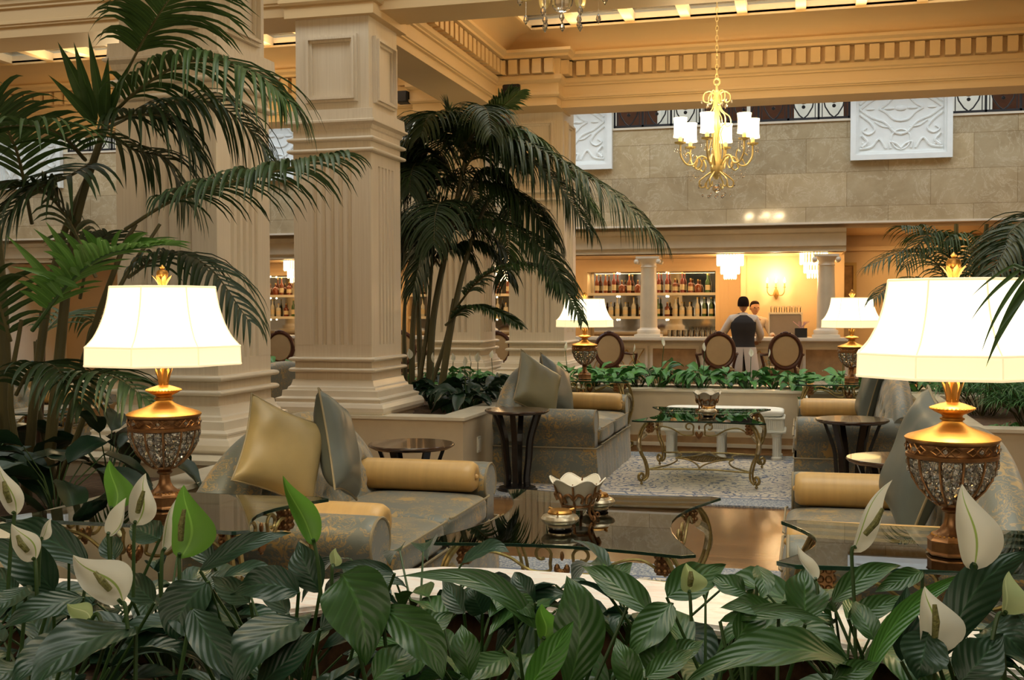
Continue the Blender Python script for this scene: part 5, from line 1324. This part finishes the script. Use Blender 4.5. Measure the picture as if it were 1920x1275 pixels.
# big individual leaves of the flower bed, left to right
L_((200, 1200), (20, 1285), 1.95, 1.75, 105, (-10, -18)); L_((255, 1175), (60, 1300), 1.9, 1.7, 120, (-20, -25), up=.6)
L_((165, 1060), (-10, 985), 2.5, 2.6, 62, (0, -18)); L_((100, 1110), (-30, 1010), 2.3, 2.3, 75, (10, -10)); L_((130, 1005), (0, 985), 2.8, 2.9, 34, (0, -10))
L_((50, 1100), (-20, 1150), 2.1, 2.0, 60); L_((155, 1120), (0, 1180), 2.05, 1.95, 60, (0, -10)); L_((60, 1240), (-30, 1275), 1.9, 1.8, 70)
L_((390, 1090), (330, 1200), 2.0, 1.95, 95, (-20, 0)); L_((330, 1130), (410, 1210), 2.0, 1.95, 85, (0, -8)); L_((560, 1110), (430, 1115), 2.1, 2.1, 75, (0, -18))
L_((360, 1140), (470, 1290), 1.9, 1.8, 70, (-10, 0)); L_((560, 1165), (440, 1290), 1.9, 1.75, 110, (-10, -25), up=.6); L_((480, 1290), (600, 1180), 1.8, 1.85, 60)
L_((375, 1070), (545, 1000), 2.35, 2.4, 44, (0, -14)); L_((400, 1060), (300, 990), 2.5, 2.6, 50, (0, -15)); L_((300, 1010), (245, 985), 2.5, 2.6, 60); L_((215, 1050), (200, 1000), 2.6, 2.7, 44)
L_((600, 1110), (560, 1015), 2.15, 2.2, 66, (-6, 0), up=.1, shape=.9); L_((640, 1076), (685, 1250), 2.0, 1.9, 128, (14, -10), up=.15, shape=.62, fold=.18)
L_((715, 1140), (830, 1275), 1.95, 1.85, 80, (22, -8), up=.25); L_((1005, 1180), (745, 1082), 2.1, 2.15, 52, (30, -38), up=.5); L_((960, 1110), (1005, 1160), 2.15, 2.1, 40)
L_((600, 1180), (700, 1090), 2.0, 2.1, 50); L_((740, 1075), (620, 1065), 2.3, 2.3, 30, (0, -8)); L_((520, 1180), (560, 1275), 1.95, 1.9, 70)
L_((1060, 1300), (1062, 1078), 1.9, 1.98, 98, (26, -10), up=.05, shape=1.05, fold=-.2, bright=False); L_((985, 1300), (1075, 1165), 1.75, 1.8, 56, (0, 0), up=0, bright=True, shape=.9)
L_((880, 1275), (865, 1170), 1.9, 1.95, 56, (0, 0), up=.1, shape=1.1, bright=False); L_((1005, 1130), (965, 1072), 2.3, 2.35, 44, (-4, 0), up=.1, shape=1.1); L_((870, 1150), (830, 1085), 2.3, 2.4, 46, up=.1); L_((905, 1150), (880, 1100), 2.3, 2.3, 50, up=.1)
L_((1220, 1150), (1090, 1060), 2.2, 2.35, 62, (0, -10)); L_((1180, 1130), (1130, 1055), 2.3, 2.45, 40, bright=True); L_((1130, 1100), (1185, 1055), 2.4, 2.5, 44, up=.2); L_((1250, 1120), (1360, 1060), 2.3, 2.45, 70, (0, -5), up=.3)
L_((1260, 1130), (1180, 1235), 2.0, 1.9, 66, (-4, 0)); L_((1225, 1280), (1215, 1150), 1.9, 2.0, 74, (10, 0), up=.1, shape=1.05); L_((1190, 1290), (1155, 1195), 1.85, 1.9, 56, up=.1); L_((1250, 1235), (1320, 1200), 2.0, 2.05, 44); L_((1210, 1270), (1305, 1215), 1.8, 1.9, 46, bright=False)
L_((1420, 1060), (1425, 1125), 2.3, 2.2, 40, (10, 0), bright=False); L_((1460, 1150), (1350, 1140), 2.1, 2.1, 44, (0, -10)); L_((1600, 1250), (1282, 1285), 1.85, 1.7, 104, (20, -52), up=.65); L_((1350, 1165), (1560, 1170), 2.1, 2.05, 34, (0, -20))
L_((1510, 1170), (1510, 1065), 2.15, 2.25, 82, (0, 0), up=.1, shape=1.0); L_((1590, 1160), (1700, 1115), 2.1, 2.15, 46); L_((1560, 1130), (1690, 1060), 2.4, 2.5, 46, (0, -16)); L_((1730, 1070), (1640, 1110), 2.35, 2.3, 40)
L_((1620, 1300), (1825, 1072), 1.85, 2.05, 38, (-34, -28), up=.2, bright=True, shape=1.0); L_((1690, 1240), (1700, 1100), 1.95, 2.0, 56, up=.1, shape=.95); L_((1775, 1230), (1935, 1035), 1.9, 2.0, 84, (-22, -30), up=.2, shape=.9, fold=-.15)
L_((1740, 1190), (1720, 1275), 1.85, 1.8, 90, (0, 0)); L_((1840, 1180), (1930, 1240), 1.9, 1.85, 100, (0, -20)); L_((1800, 1280), (1880, 1190), 1.8, 1.85, 90); L_((1880, 1170), (1930, 1160), 2.0, 2.0, 50); L_((1560, 1275), (1650, 1240), 1.8, 1.85, 44, bright=False)
L_((950, 1230), (860, 1275), 2.0, 1.9, 60); L_((700, 1275), (790, 1200), 1.85, 1.95, 70); L_((1400, 1110), (1330, 1080), 2.35, 2.4, 48)
L_((470, 1130), (395, 1080), 2.2, 2.35, 46, up=.2); L_((540, 1150), (480, 1070), 2.2, 2.4, 44, up=.2); L_((290, 1130), (225, 1070), 2.3, 2.45, 50, up=.2); L_((100, 1130), (40, 1070), 2.3, 2.45, 48, up=.2); L_((350, 1120), (430, 1065), 2.3, 2.45, 40, up=.3); L_((30, 1110), (-20, 1060), 2.3, 2.4, 44); L_((690, 1100), (640, 1060), 2.35, 2.45, 34)
L_((1380, 1200), (1440, 1120), 2.05, 2.15, 54, up=.1); L_((1640, 1200), (1600, 1120), 2.0, 2.1, 48, up=.1); L_((1130, 1190), (1060, 1130), 2.0, 2.15, 40, up=.2); L_((780, 1180), (850, 1150), 2.05, 2.1, 54, up=.4)
# flowers
FN = [0]
def flower(bot, tip, d, w_, mat, spad=.5, turn=0, root=None, green_rim=None, cup=.8, sp_off=(0, 0)):
    p0, p1 = at(*bot, d=d), at(*tip, d=d+.01); ax = p1-p0; Lg = ax.length; W = w_*d/FPX
    s = ax.normalized().cross(TOCAM).normalized(); nn = s.cross(ax.normalized())
    nn = (nn*math.cos(R(turn))+s*math.sin(R(turn))).normalized()
    if nn.dot(TOCAM) < 0: nn = -nn
    m_ = MB(); rd = random.Random(int(bot[0]))
    sd = ax.normalized().cross(nn)
    def f(u, v):
        q = (v-.5)*2; wd = W*.5*(math.sin(PI*min(1, u**.72))**.8 if 0 < u < 1 else 0); wd *= (1-.45*max(0, (u-.5)/.5)**1.2)
        c = p0+ax*u+sd*(.14*W*math.sin(u*5+.5*math.sin(bot[0])))+nn*(-.12*Lg*math.sin(PI*u)+.05*Lg*u*u)
        return c+sd*wd*q+nn*(cup*wd*q*q)
    m_.grid(f, 20, 10, uv=True)
    sp = MB(); b = p0+nn*.009+ax*.26; spad = spad*.68
    if spad: sp.tube([b, b+ax*spad*.5+nn*.010, b+ax*spad+nn*.008], [.0052, .0062, .0035], 8)
    st = MB(); i = nearest(p0); r0 = Vector((FORE[i][3][0], FORE[i][3][1], .5)) if root is None else at(*root, d=d-.02)
    st.tube(spline([r0, (r0+p0)*.5+Vector((0, 0, .02)), p0, p0+ax*.08+nn*.004], 6), .0036, 6)
    FORE[i][2].append(('flower', m_, mat, st, sp if spad else None))
flower((27, 968), (2, 866), 2.2, 42, 'spathe', .55, 10, (15, 1110)); flower((66, 1052), (30, 978), 2.15, 54, 'spathe', .6, -10, (70, 1140)); flower((76, 1012), (98, 972), 2.25, 20, 'spathe', 0, 40, (72, 1100))
flower((209, 958), (213, 862), 2.3, 56, 'spathe_green', 0, 180, (207, 1100), cup=-.6); flower((252, 985), (280, 888), 2.2, 52, 'spathe', .62, 15, (250, 1120)); flower((203, 1005), (242, 936), 2.25, 44, 'spathe', 0, -30, (208, 1120))
flower((336, 1048), (358, 910), 2.0, 86, 'spathe_green', .62, 0, (338, 1150), cup=-.35); flower((305, 1035), (330, 935), 2.03, 30, 'spathe', 0, 60, (302, 1120)); flower((590, 1022), (534, 890), 2.05, 50, 'spathe_green', 0, 30, (603, 1130), cup=.7)
flower((229, 1132), (147, 1034), 1.9, 84, 'spathe', .48, 10, (240, 1180)); flower((1292, 1112), (1293, 1056), 2.2, 50, 'spathe_pale', .7, 0, (1296, 1165)); flower((1597, 1035), (1672, 900), 2.1, 46, 'spathe', .55, 25, (1605, 1250))
flower((1828, 1070), (1814, 906), 1.95, 82, 'spathe', 0, 170, (1822, 1160)); flower((1529, 1090), (1494, 1020), 2.2, 34, 'spathe', 0, 40, (1535, 1150)); flower((1751, 1228), (1743, 1098), 1.85, 86, 'spathe', .72, 0, (1752, 1290))
flower((1882, 1152), (1896, 1072), 1.85, 66, 'spathe_pale', 0, 20, (1860, 1200), cup=.8); flower((1018, 1200), (1022, 1132), 1.95, 58, 'spathe_green', 0, 20, (1012, 1260), cup=.8); flower((624, 1062), (632, 1028), 2.1, 24, 'spathe_pale', 0, 10, (622, 1110)); flower((170, 1165), (130, 1128), 1.9, 40, 'spathe_pale', 0, 0, (195, 1180))
for k, (fo, st, ex, (x, y)) in enumerate(FORE):
    t = thing('peace_lily', 'foreground peace lily, '+WHERE[k], 'plant', (0, 0, 0), 0, 'foreground peace lilies')
    obj('foliage', fo, M['lily_green' if k in (4, 5, 6, 7, 8, 14, 17, 20, 21, 24, 29, 33, 36) else 'lily'], t, ang=180); obj('leaf_stalks', st, M['gstalk'], t)
    for e in ex:
        if e[0] == 'young_leaf': obj('young_leaf', e[1], M[e[2]], t, ang=180)
        else:
            fl = obj('flower', e[1], M[e[2]], t, ang=180); fl['label'] = {'spathe': 'white', 'spathe_green': 'green', 'spathe_pale': 'pale green'}[e[2]]+' hooded flower'
            obj('flower_stalk', e[3], M['gstalk'], fl)
            if e[4]: obj('spadix', e[4], M['spadix'], fl)
# ------------------------------------------------------------------ planter plants in the distance
def lily_things(pts, label, H, L, W, n, mat, seed, group, flowers=0, where=None):
    r = random.Random(seed); protos_ = []
    for q in range(3):
        fo, st = MB(), MB(); lily(fo, st, 0, 0, 0, n, H, r, L, W); t = thing('peace_lily', '', 'plant'); obj('foliage', fo, M[mat], t, ang=180); obj('leaf_stalks', st, M['gstalk'], t); protos_.append([t, False])
        if q == 0 and flowers:
            fl = MB(); s = MB(); p = Vector((.03, -.05, H+.20)); leaf(fl, p, p+Vector((.01, .03, .05)), p+Vector((-.01, .01, .10)), .06, (0, -1, .2), .5, 8, 6); s.tube([(0, 0, 0), (.02, -.02, H*.6), p], .004, 5); f_ = obj('flower', fl, M['spathe'], t, ang=180); obj('flower_stalk', s, M['gstalk'], f_)
    for i, (x, y, z) in enumerate(pts):
        pr = protos_[(i*2) % 3 if i % 4 else 0]
        lab = label % (where[i] if where else ORD[i])
        if not pr[1]: o = pr[0]; pr[1] = True; tag(o, lab, None, group)
        else: o = dup(pr[0], label=lab, group=group)
        o.location = (x, y, z); o.rotation_euler = (0, 0, r.uniform(0, 6.28)); s = r.uniform(.85, 1.15); o.scale = (s, s, s)
    for p_, u in protos_:
        if not u:
            for c_ in list(p_.children_recursive): bpy.data.objects.remove(c_)
            bpy.data.objects.remove(p_)
pts = [(-2.55+.245*k, 12.32+(.14 if k % 2 else -.04), .55) for k in range(19)]
lily_things(pts, 'green peace lily in the long planter before the bar, %s from its left', .30, .22, .10, 24, 'lily_far', 3, 'peace lilies in the long planter', 1)
pts = [(-4.35+.3*k, 12.35, .55) for k in range(5)]
lily_things(pts, 'peace lily in the long planter by the distant columns, %s from the left', .24, .20, .09, 18, 'lily_far', 4, 'peace lilies by the distant columns', 1)
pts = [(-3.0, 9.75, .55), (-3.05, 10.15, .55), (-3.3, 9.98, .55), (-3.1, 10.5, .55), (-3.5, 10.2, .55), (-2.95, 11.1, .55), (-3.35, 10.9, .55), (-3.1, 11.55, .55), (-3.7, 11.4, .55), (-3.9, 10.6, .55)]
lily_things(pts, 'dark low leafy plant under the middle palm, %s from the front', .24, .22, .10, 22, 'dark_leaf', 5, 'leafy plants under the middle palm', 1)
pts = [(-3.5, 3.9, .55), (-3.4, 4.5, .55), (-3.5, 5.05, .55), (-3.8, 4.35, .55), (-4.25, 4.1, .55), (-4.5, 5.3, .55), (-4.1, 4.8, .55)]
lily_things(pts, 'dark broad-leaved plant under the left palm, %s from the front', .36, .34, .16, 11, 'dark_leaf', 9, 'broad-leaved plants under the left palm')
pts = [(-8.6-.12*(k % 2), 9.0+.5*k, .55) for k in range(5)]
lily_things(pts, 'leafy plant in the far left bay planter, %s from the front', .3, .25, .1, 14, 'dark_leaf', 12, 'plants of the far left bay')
pts = [(-5.4, 12.3, .05), (-5.75, 12.35, .05), (-6.1, 12.3, .05)]
lily_things(pts, 'green plant in the gap between the near columns, %s from the right', .75, .24, .1, 22, 'lily_far', 13, 'plants in the left gap', 1)
# ------------------------------------------------------------------ palms
def leaflet(mb, p, d, L, w_, g, n=6, side=None):
    pts = [Vector(p)]; d = Vector(d).normalized()
    for k in range(n):
        pts.append(pts[-1]+d*(L/n)); d = (d+Vector((0, 0, -g/n*(1+k*.35)))).normalized()
    s = (side or Vector((0, 0, 1))); vs = []; uvs = []
    for k, q in enumerate(pts):
        t = (pts[min(k+1, n)]-pts[max(k-1, 0)]).normalized(); sd = t.cross(s); sd = sd.normalized() if sd.length > 1e-4 else t.orthogonal()
        u = k/n; ww = w_*.5*(min(1, .45+u*4)*(1-u)**.55 if u < 1 else .02)
        up = sd.cross(t)*ww*.45
        vs += [tuple(q-sd*ww+up), tuple(q), tuple(q+sd*ww+up)]; uvs += [(u, .2), (u, .5), (u, .8)]
    mb.add(vs, [(3*k+j, 3*k+j+1, 3*k+4+j, 3*k+3+j) for k in range(n) for j in (0, 1)], uvs)
def frond(parent, P, L, w_, mat='palm', start=.12, g=1.0, n=None, seed=0, fwd=.6, side_bias=0, stemr=.010, up=.15, both=True):
    rd = random.Random(seed); Q = spline(P, 10); tot = sum((Q[i+1]-Q[i]).length for i in range(len(Q)-1))
    mb = MB(); rr = [stemr*(1-.8*i/(len(Q)-1)) for i in range(len(Q))]; rc = MB().tube(Q, rr, 6)
    n = n or int(tot/.032); view = (at(960, 600, d=5)-EYEP).normalized()
    for k in range(n):
        u = start+(1-start)*k/(n-1); f = u*(len(Q)-1); i = min(len(Q)-2, int(f)); p = Q[i].lerp(Q[i+1], f-i); t = (Q[i+1]-Q[i]).normalized()
        sd = t.cross(Vector((0, 0, 1))); sd = sd.normalized() if sd.length > .15 else t.cross(view).normalized()
        nn = sd.cross(t)
        for s in (-1, 1):
            ll = L*(.55+.45*math.sin(PI*min(1, (u-start)/(1-start)*.85+.12)))*rd.uniform(.85, 1.1)*(1-.35*max(0, u-.8)/.2)
            d = t*(fwd+.5*max(0, u-.7)/.3)+sd*s*(1+rd.uniform(-.15, .15))+nn*(up+rd.uniform(-.1, .15))
            leaflet(mb, p, d, ll, w_*rd.uniform(.8, 1.1), g*rd.uniform(.75, 1.25), 6, nn)
    f_ = obj('frond', mb, M[mat], parent, ang=180); obj('rachis', rc, M['gstalk'] if 'bright' in mat else M['stem'], f_)
    return f_
def A(*pts): return [at(a, b, d=c) for a, b, c in pts]
# left palm
lp = thing('palm_tree', 'large kentia palm at left, arching over the left lamp', 'palm', (0, 0, 0), 0, 'kentia palms')
for P_, r_ in ((A((82, 965, 5.9), (108, 700, 5.8), (140, 430, 5.7), (200, 225, 5.6)), .034), (A((45, 965, 6.0), (70, 700, 5.9), (110, 470, 5.9), (178, 300, 5.8)), .030), (A((100, 955, 6.1), (150, 700, 6.0), (225, 480, 5.9), (255, 420, 5.9)), .022), (A((15, 965, 6.1), (10, 700, 6.0), (-5, 450, 5.9), (-30, 300, 5.8)), .04), (A((60, 960, 5.7), (20, 760, 5.6), (40, 600, 5.5)), .02), (A((120, 960, 6.2), (75, 780, 6.1), (66, 640, 6.1)), .02), (A((90, 955, 5.8), (165, 760, 5.7), (215, 560, 5.6), (300, 420, 5.6)), .018)):
    Q_ = spline(P_, 8); obj('palm_stem', MB().tube(Q_, [r_*(1-.55*q/len(Q_)) for q in range(len(Q_))], 9), M['stem'], lp)
obj('cut_stem', MB().tube(A((70, 960, 6.15), (78, 700, 6.15), (80, 585, 6.15)), .018, 8), M['brown_stem'], lp)
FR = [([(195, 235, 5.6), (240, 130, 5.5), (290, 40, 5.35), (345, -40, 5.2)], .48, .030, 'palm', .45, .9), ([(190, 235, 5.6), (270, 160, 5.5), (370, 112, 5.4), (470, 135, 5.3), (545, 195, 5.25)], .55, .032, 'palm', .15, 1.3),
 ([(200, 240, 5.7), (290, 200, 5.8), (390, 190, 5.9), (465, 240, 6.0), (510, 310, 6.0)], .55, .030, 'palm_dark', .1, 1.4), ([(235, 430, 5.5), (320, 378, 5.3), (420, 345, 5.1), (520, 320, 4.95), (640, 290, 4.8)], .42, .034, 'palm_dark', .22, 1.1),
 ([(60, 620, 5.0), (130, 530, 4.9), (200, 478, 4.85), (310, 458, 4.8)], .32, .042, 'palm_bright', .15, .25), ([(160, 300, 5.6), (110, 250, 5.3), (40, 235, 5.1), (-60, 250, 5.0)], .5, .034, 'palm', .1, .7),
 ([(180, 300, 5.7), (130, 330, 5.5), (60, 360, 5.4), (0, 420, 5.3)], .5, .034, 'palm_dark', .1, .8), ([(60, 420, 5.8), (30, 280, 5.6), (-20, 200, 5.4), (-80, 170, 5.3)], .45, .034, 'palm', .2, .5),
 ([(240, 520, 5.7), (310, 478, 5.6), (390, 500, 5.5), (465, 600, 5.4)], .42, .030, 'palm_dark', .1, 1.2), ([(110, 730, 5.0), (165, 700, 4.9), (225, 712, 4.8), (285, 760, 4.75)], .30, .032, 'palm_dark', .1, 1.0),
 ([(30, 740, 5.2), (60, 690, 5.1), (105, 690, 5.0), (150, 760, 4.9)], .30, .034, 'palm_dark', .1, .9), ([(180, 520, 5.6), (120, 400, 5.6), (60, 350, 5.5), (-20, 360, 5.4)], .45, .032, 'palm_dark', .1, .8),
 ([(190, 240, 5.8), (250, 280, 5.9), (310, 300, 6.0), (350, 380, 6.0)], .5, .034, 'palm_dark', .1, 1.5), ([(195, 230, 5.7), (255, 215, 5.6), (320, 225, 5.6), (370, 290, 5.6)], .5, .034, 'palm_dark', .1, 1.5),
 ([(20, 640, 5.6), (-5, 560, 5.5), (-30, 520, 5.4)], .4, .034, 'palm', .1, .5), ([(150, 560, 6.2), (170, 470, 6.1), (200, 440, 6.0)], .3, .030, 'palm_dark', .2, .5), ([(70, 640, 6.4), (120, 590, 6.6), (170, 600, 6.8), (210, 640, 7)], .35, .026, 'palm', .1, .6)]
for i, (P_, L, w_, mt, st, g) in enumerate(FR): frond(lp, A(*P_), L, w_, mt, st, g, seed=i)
bl = MB()
for tp, w_ in (((108, 78), .055), ((138, 78), .045), ((203, 106), .05), ((248, 112), .042), ((165, 60), .04), ((90, 140), .035)):
    p0, p1 = at(196 if tp[0] > 150 else 180, 236, d=5.6), at(*tp, d=5.35); leaf(bl, p0, (p0+p1)*.5+Vector((0, 0, .02)), p1, w_*1.35, TOCAM, .3, 10, 4, 0, .6)
obj('young_fan', bl, M['palm'], lp, ang=180)
bl = MB()
for b_, tp, w_ in (((150, 520), (62, 428), .04), ((150, 520), (85, 415), .04), ((170, 500), (112, 430), .036), ((190, 480), (152, 428), .04), ((210, 470), (230, 430), .03), ((230, 470), (278, 437), .05), ((230, 465), (312, 455), .045), ((120, 560), (10, 440), .04), ((150, 540), (20, 500), .035)):
    p0, p1 = at(*b_, d=4.85), at(*tp, d=4.75); leaf(bl, p0, (p0+p1)*.5+Vector((0, 0, .03)), p1, w_, TOCAM, .3, 10, 4, 0, .6)
obj('young_fan', bl, M['palm_bright'], lp, ang=180)
# middle palm
mp_ = thing('palm_tree', 'dense kentia palm in the marble planter in the middle of the lounge', 'palm', (0, 0, 0), 0, 'kentia palms')
for P_, r_ in ((A((805, 752, 11.3), (812, 600, 11.3), (845, 430, 11.2), (880, 262, 11.1)), .045), (A((822, 765, 11.1), (850, 590, 11.1), (885, 450, 11.2), (935, 330, 11.2)), .040), (A((772, 745, 11.4), (775, 600, 11.4), (792, 450, 11.4), (800, 330, 11.3)), .035), (A((790, 748, 11.5), (783, 560, 11.5), (768, 400, 11.5)), .035), (A((760, 740, 11.6), (758, 600, 11.6), (765, 500, 11.6)), .03), (A((798, 750, 11.2), (835, 640, 11.2), (850, 560, 11.2)), .03), (A((780, 748, 11.3), (800, 620, 11.3), (815, 420, 11.3)), .03)):
    Q_ = spline(P_, 8); obj('palm_stem', MB().tube(Q_, [r_*(1-.6*q/len(Q_)) for q in range(len(Q_))], 8), M['stem'], mp_)
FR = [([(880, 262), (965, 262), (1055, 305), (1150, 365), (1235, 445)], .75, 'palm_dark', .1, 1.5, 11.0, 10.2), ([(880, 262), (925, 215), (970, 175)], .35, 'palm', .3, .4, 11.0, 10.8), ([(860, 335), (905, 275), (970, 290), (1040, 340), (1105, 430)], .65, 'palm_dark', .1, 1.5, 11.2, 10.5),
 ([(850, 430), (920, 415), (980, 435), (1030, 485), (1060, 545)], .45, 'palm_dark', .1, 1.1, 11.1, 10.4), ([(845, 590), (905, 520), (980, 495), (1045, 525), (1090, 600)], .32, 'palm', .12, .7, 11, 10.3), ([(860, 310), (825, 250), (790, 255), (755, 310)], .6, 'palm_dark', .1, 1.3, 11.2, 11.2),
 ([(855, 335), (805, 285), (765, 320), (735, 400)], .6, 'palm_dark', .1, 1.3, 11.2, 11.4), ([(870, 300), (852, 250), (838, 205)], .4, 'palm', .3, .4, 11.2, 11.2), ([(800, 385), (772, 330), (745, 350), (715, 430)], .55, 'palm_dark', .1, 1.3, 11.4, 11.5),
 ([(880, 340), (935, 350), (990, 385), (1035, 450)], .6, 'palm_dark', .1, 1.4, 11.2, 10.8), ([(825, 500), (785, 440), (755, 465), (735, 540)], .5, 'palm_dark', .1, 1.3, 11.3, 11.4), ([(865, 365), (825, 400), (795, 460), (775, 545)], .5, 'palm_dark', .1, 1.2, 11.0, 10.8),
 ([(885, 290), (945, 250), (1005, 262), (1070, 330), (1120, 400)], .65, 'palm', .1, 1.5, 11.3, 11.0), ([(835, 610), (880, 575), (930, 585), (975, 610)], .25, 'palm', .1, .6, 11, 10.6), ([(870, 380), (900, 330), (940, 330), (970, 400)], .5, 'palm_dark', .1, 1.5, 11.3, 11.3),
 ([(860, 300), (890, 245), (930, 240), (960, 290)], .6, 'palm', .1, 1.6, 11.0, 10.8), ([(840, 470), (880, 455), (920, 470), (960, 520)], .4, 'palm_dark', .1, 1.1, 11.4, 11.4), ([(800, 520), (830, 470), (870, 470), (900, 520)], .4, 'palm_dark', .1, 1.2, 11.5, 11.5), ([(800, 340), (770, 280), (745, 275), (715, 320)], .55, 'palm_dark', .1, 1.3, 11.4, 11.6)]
for i, (P_, L, mt, st, g, d0, d1) in enumerate(FR):
    n = len(P_); frond(mp_, [at(a, b, d=d0+(d1-d0)*k/(n-1)) for k, (a, b) in enumerate(P_)], L*1.05, .036, mt, st, g, n=62, seed=50+i, stemr=.013)
def arch(c, az, el, L):
    d = Vector((math.cos(az), math.sin(az), 0)); out = [Vector(c)]; e = el
    for k in range(5): out.append(out[-1]+(d*math.cos(e)+Vector((0, 0, math.sin(e))))*(L/5)); e -= .42+.08*k
    return out
rd = random.Random(77)
for i, ((cx_, cy_, cd), n_) in enumerate((((872, 300, 11.2), 6), ((800, 370, 11.5), 5), ((845, 440, 11.3), 5), ((770, 480, 11.6), 4))):
    for k in range(n_):
        az = 2*PI*(k+.5*rd.random())/n_+i; frond(mp_, arch(at(cx_, cy_, d=cd), az, rd.uniform(.7, 1.25), rd.uniform(1.0, 1.5)), rd.uniform(.42, .60), .027, 'palm_dark' if (k+i) % 3 else 'palm', .1, 1.25, n=44, seed=300+10*i+k, stemr=.012)
# right palms
rp = thing('palm_tree', 'palm behind the right lamp, in the right hand marble planter', 'palm', (0, 0, 0), 0, 'kentia palms')
for P_ in (A((1792, 760, 11.2), (1795, 640, 11.2), (1800, 560, 11.2)), A((1812, 765, 11), (1830, 600, 11), (1850, 420, 10.9)), A((1800, 760, 11.1), (1790, 560, 11.1), (1793, 420, 11.1))): obj('palm_stem', MB().tube(spline(P_, 8), .022, 7), M['stem'], rp)
FR = [([(1800, 600), (1765, 505), (1705, 470), (1628, 500)], .45, 'palm_dark'), ([(1800, 590), (1775, 465), (1725, 430), (1690, 425)], .4, 'palm_dark'), ([(1795, 560), (1780, 470), (1740, 440), (1700, 500)], .45, 'palm'), ([(1810, 560), (1850, 450), (1900, 430), (1940, 470)], .5, 'palm'),
 ([(1800, 620), (1735, 570), (1690, 600), (1665, 650)], .3, 'palm_dark'), ([(1820, 560), (1830, 480), (1800, 440), (1760, 460)], .4, 'palm'), ([(1810, 600), (1870, 500), (1930, 500)], .45, 'palm'), ([(1800, 620), (1740, 530), (1680, 530), (1640, 560)], .35, 'palm_dark')]
for i, (P_, L, mt) in enumerate(FR): frond(rp, [at(a, b, d=11.1-.12*k) for k, (a, b) in enumerate(P_)], L, .022, mt, .1, 1.1, n=34, seed=90+i, stemr=.010)
np_ = thing('palm_tree', 'palm at the right edge of the right hand planter, behind the right lamp', 'palm', (0, 0, 0), 0, 'kentia palms')
obj('palm_stem', MB().tube(spline(A((2000, 775, 9.2), (2015, 600, 9.2), (2000, 430, 9.1)), 8), .04, 8), M['stem'], np_)
FR = [([(2010, 500), (1950, 440), (1900, 450), (1850, 530)], 8.9), ([(2020, 540), (1960, 490), (1915, 500), (1880, 560)], 8.9), ([(2000, 440), (1950, 405), (1900, 430), (1870, 480)], 9.0), ([(2030, 600), (1970, 540), (1920, 560), (1900, 640)], 8.8)]
for i, (P_, d_) in enumerate(FR): frond(np_, [at(a, b, d=d_-.1*k) for k, (a, b) in enumerate(P_)], .58, .030, 'palm_dark', .1, 1.1, n=36, seed=120+i, stemr=.012)
bl = MB()
for b_, tp, w_, bw2 in (((1915, 505), (1818, 605), .012, -12), ((1925, 510), (1838, 668), .014, -16), ((1935, 520), (1848, 690), .030, -10), ((1905, 495), (1818, 560), .008, -8), ((1940, 530), (1862, 640), .02, -8)):
    p0, p1 = at(*b_, d=3.1), at(*tp, d=3.0); pm = at((b_[0]+tp[0])/2+bw2, (b_[1]+tp[1])/2+bw2, d=3.05); leaf(bl, p0, pm, p1, w_, TOCAM, .3, 12, 3, 0, .4)
ep = thing('palm_tree', 'young palm beyond the right edge whose leaf tips hang over the right lamp', 'palm', (0, 0, 0), 0, 'kentia palms')
tp_ = Vector((1.95, 3.75, 1.85))
obj('palm_stem', MB().tube(spline([(2.05, 3.85, .5), (2.0, 3.8, 1.2), tp_], 6), .03, 8), M['stem'], ep)
f_ = obj('frond', bl, M['palm'], ep, ang=180); obj('rachis', MB().tube(spline([tp_, tp_*.5+at(2030, 470, d=3.2)*.5+Vector((0, 0, .08)), at(2030, 470, d=3.2), at(1935, 503, d=3.1), at(1900, 497, d=3.1)], 6), .006, 6), M['gstalk'], f_)
for k, az in enumerate((-.3, .9, 1.9)): frond(ep, arch(tp_, az, 1.0, 1.0), .4, .03, 'palm', .1, 1.2, n=34, seed=400+k)
# grassy papyrus clumps of the right planter
def papyrus(x, y, z, H, n, rd, label):
    t = thing('papyrus', label, 'plant', (x, y, z), 0, 'papyrus clumps of the right planter'); st, fo = MB(), MB()
    for k in range(n):
        a = rd.uniform(0, 6.28); r0 = rd.uniform(0, .12); l = rd.uniform(.05, .3); h = H*rd.uniform(.5, 1); p = Vector((r0*math.cos(a)+l*math.cos(a), r0*math.sin(a)+l*math.sin(a), h))
        st.tube([(r0*math.cos(a), r0*math.sin(a), 0), p*.55+Vector((0, 0, .08*h)), p], .005, 4)
        for q in range(22): b = rd.uniform(0, 6.28); leaflet(fo, p, Vector((math.cos(b), math.sin(b), rd.uniform(.1, .7))), .24*rd.uniform(.7, 1.1), .013, 1.4, 4)
    obj('umbels', fo, M['lily_far'], t, ang=180); obj('stems', st, M['stem'], t)
rd = random.Random(8)
for x, y, H, l in ((1.75, 9.6, .36, 'nearest papyrus clump of the right planter, behind the brass lamp cap'), (2.2, 10.2, .40, 'papyrus clump of the right planter toward the right edge'), (1.55, 10.9, .36, 'papyrus clump of the right planter at its left rear'), (2.6, 9.5, .42, 'papyrus clump of the right planter beyond the right edge'), (2.1, 11.3, .4, 'rearmost papyrus clump of the right planter')): papyrus(x, y, .55, H, 40, rd, l)
pts = [(1.45+.25*k, 9.0+.1*(k % 2), .55) for k in range(6)]
lily_things(pts, 'low leafy plant along the right planter edge, %s from left', .10, .10, .04, 40, 'lily_far', 31, 'low plants of the right planter')
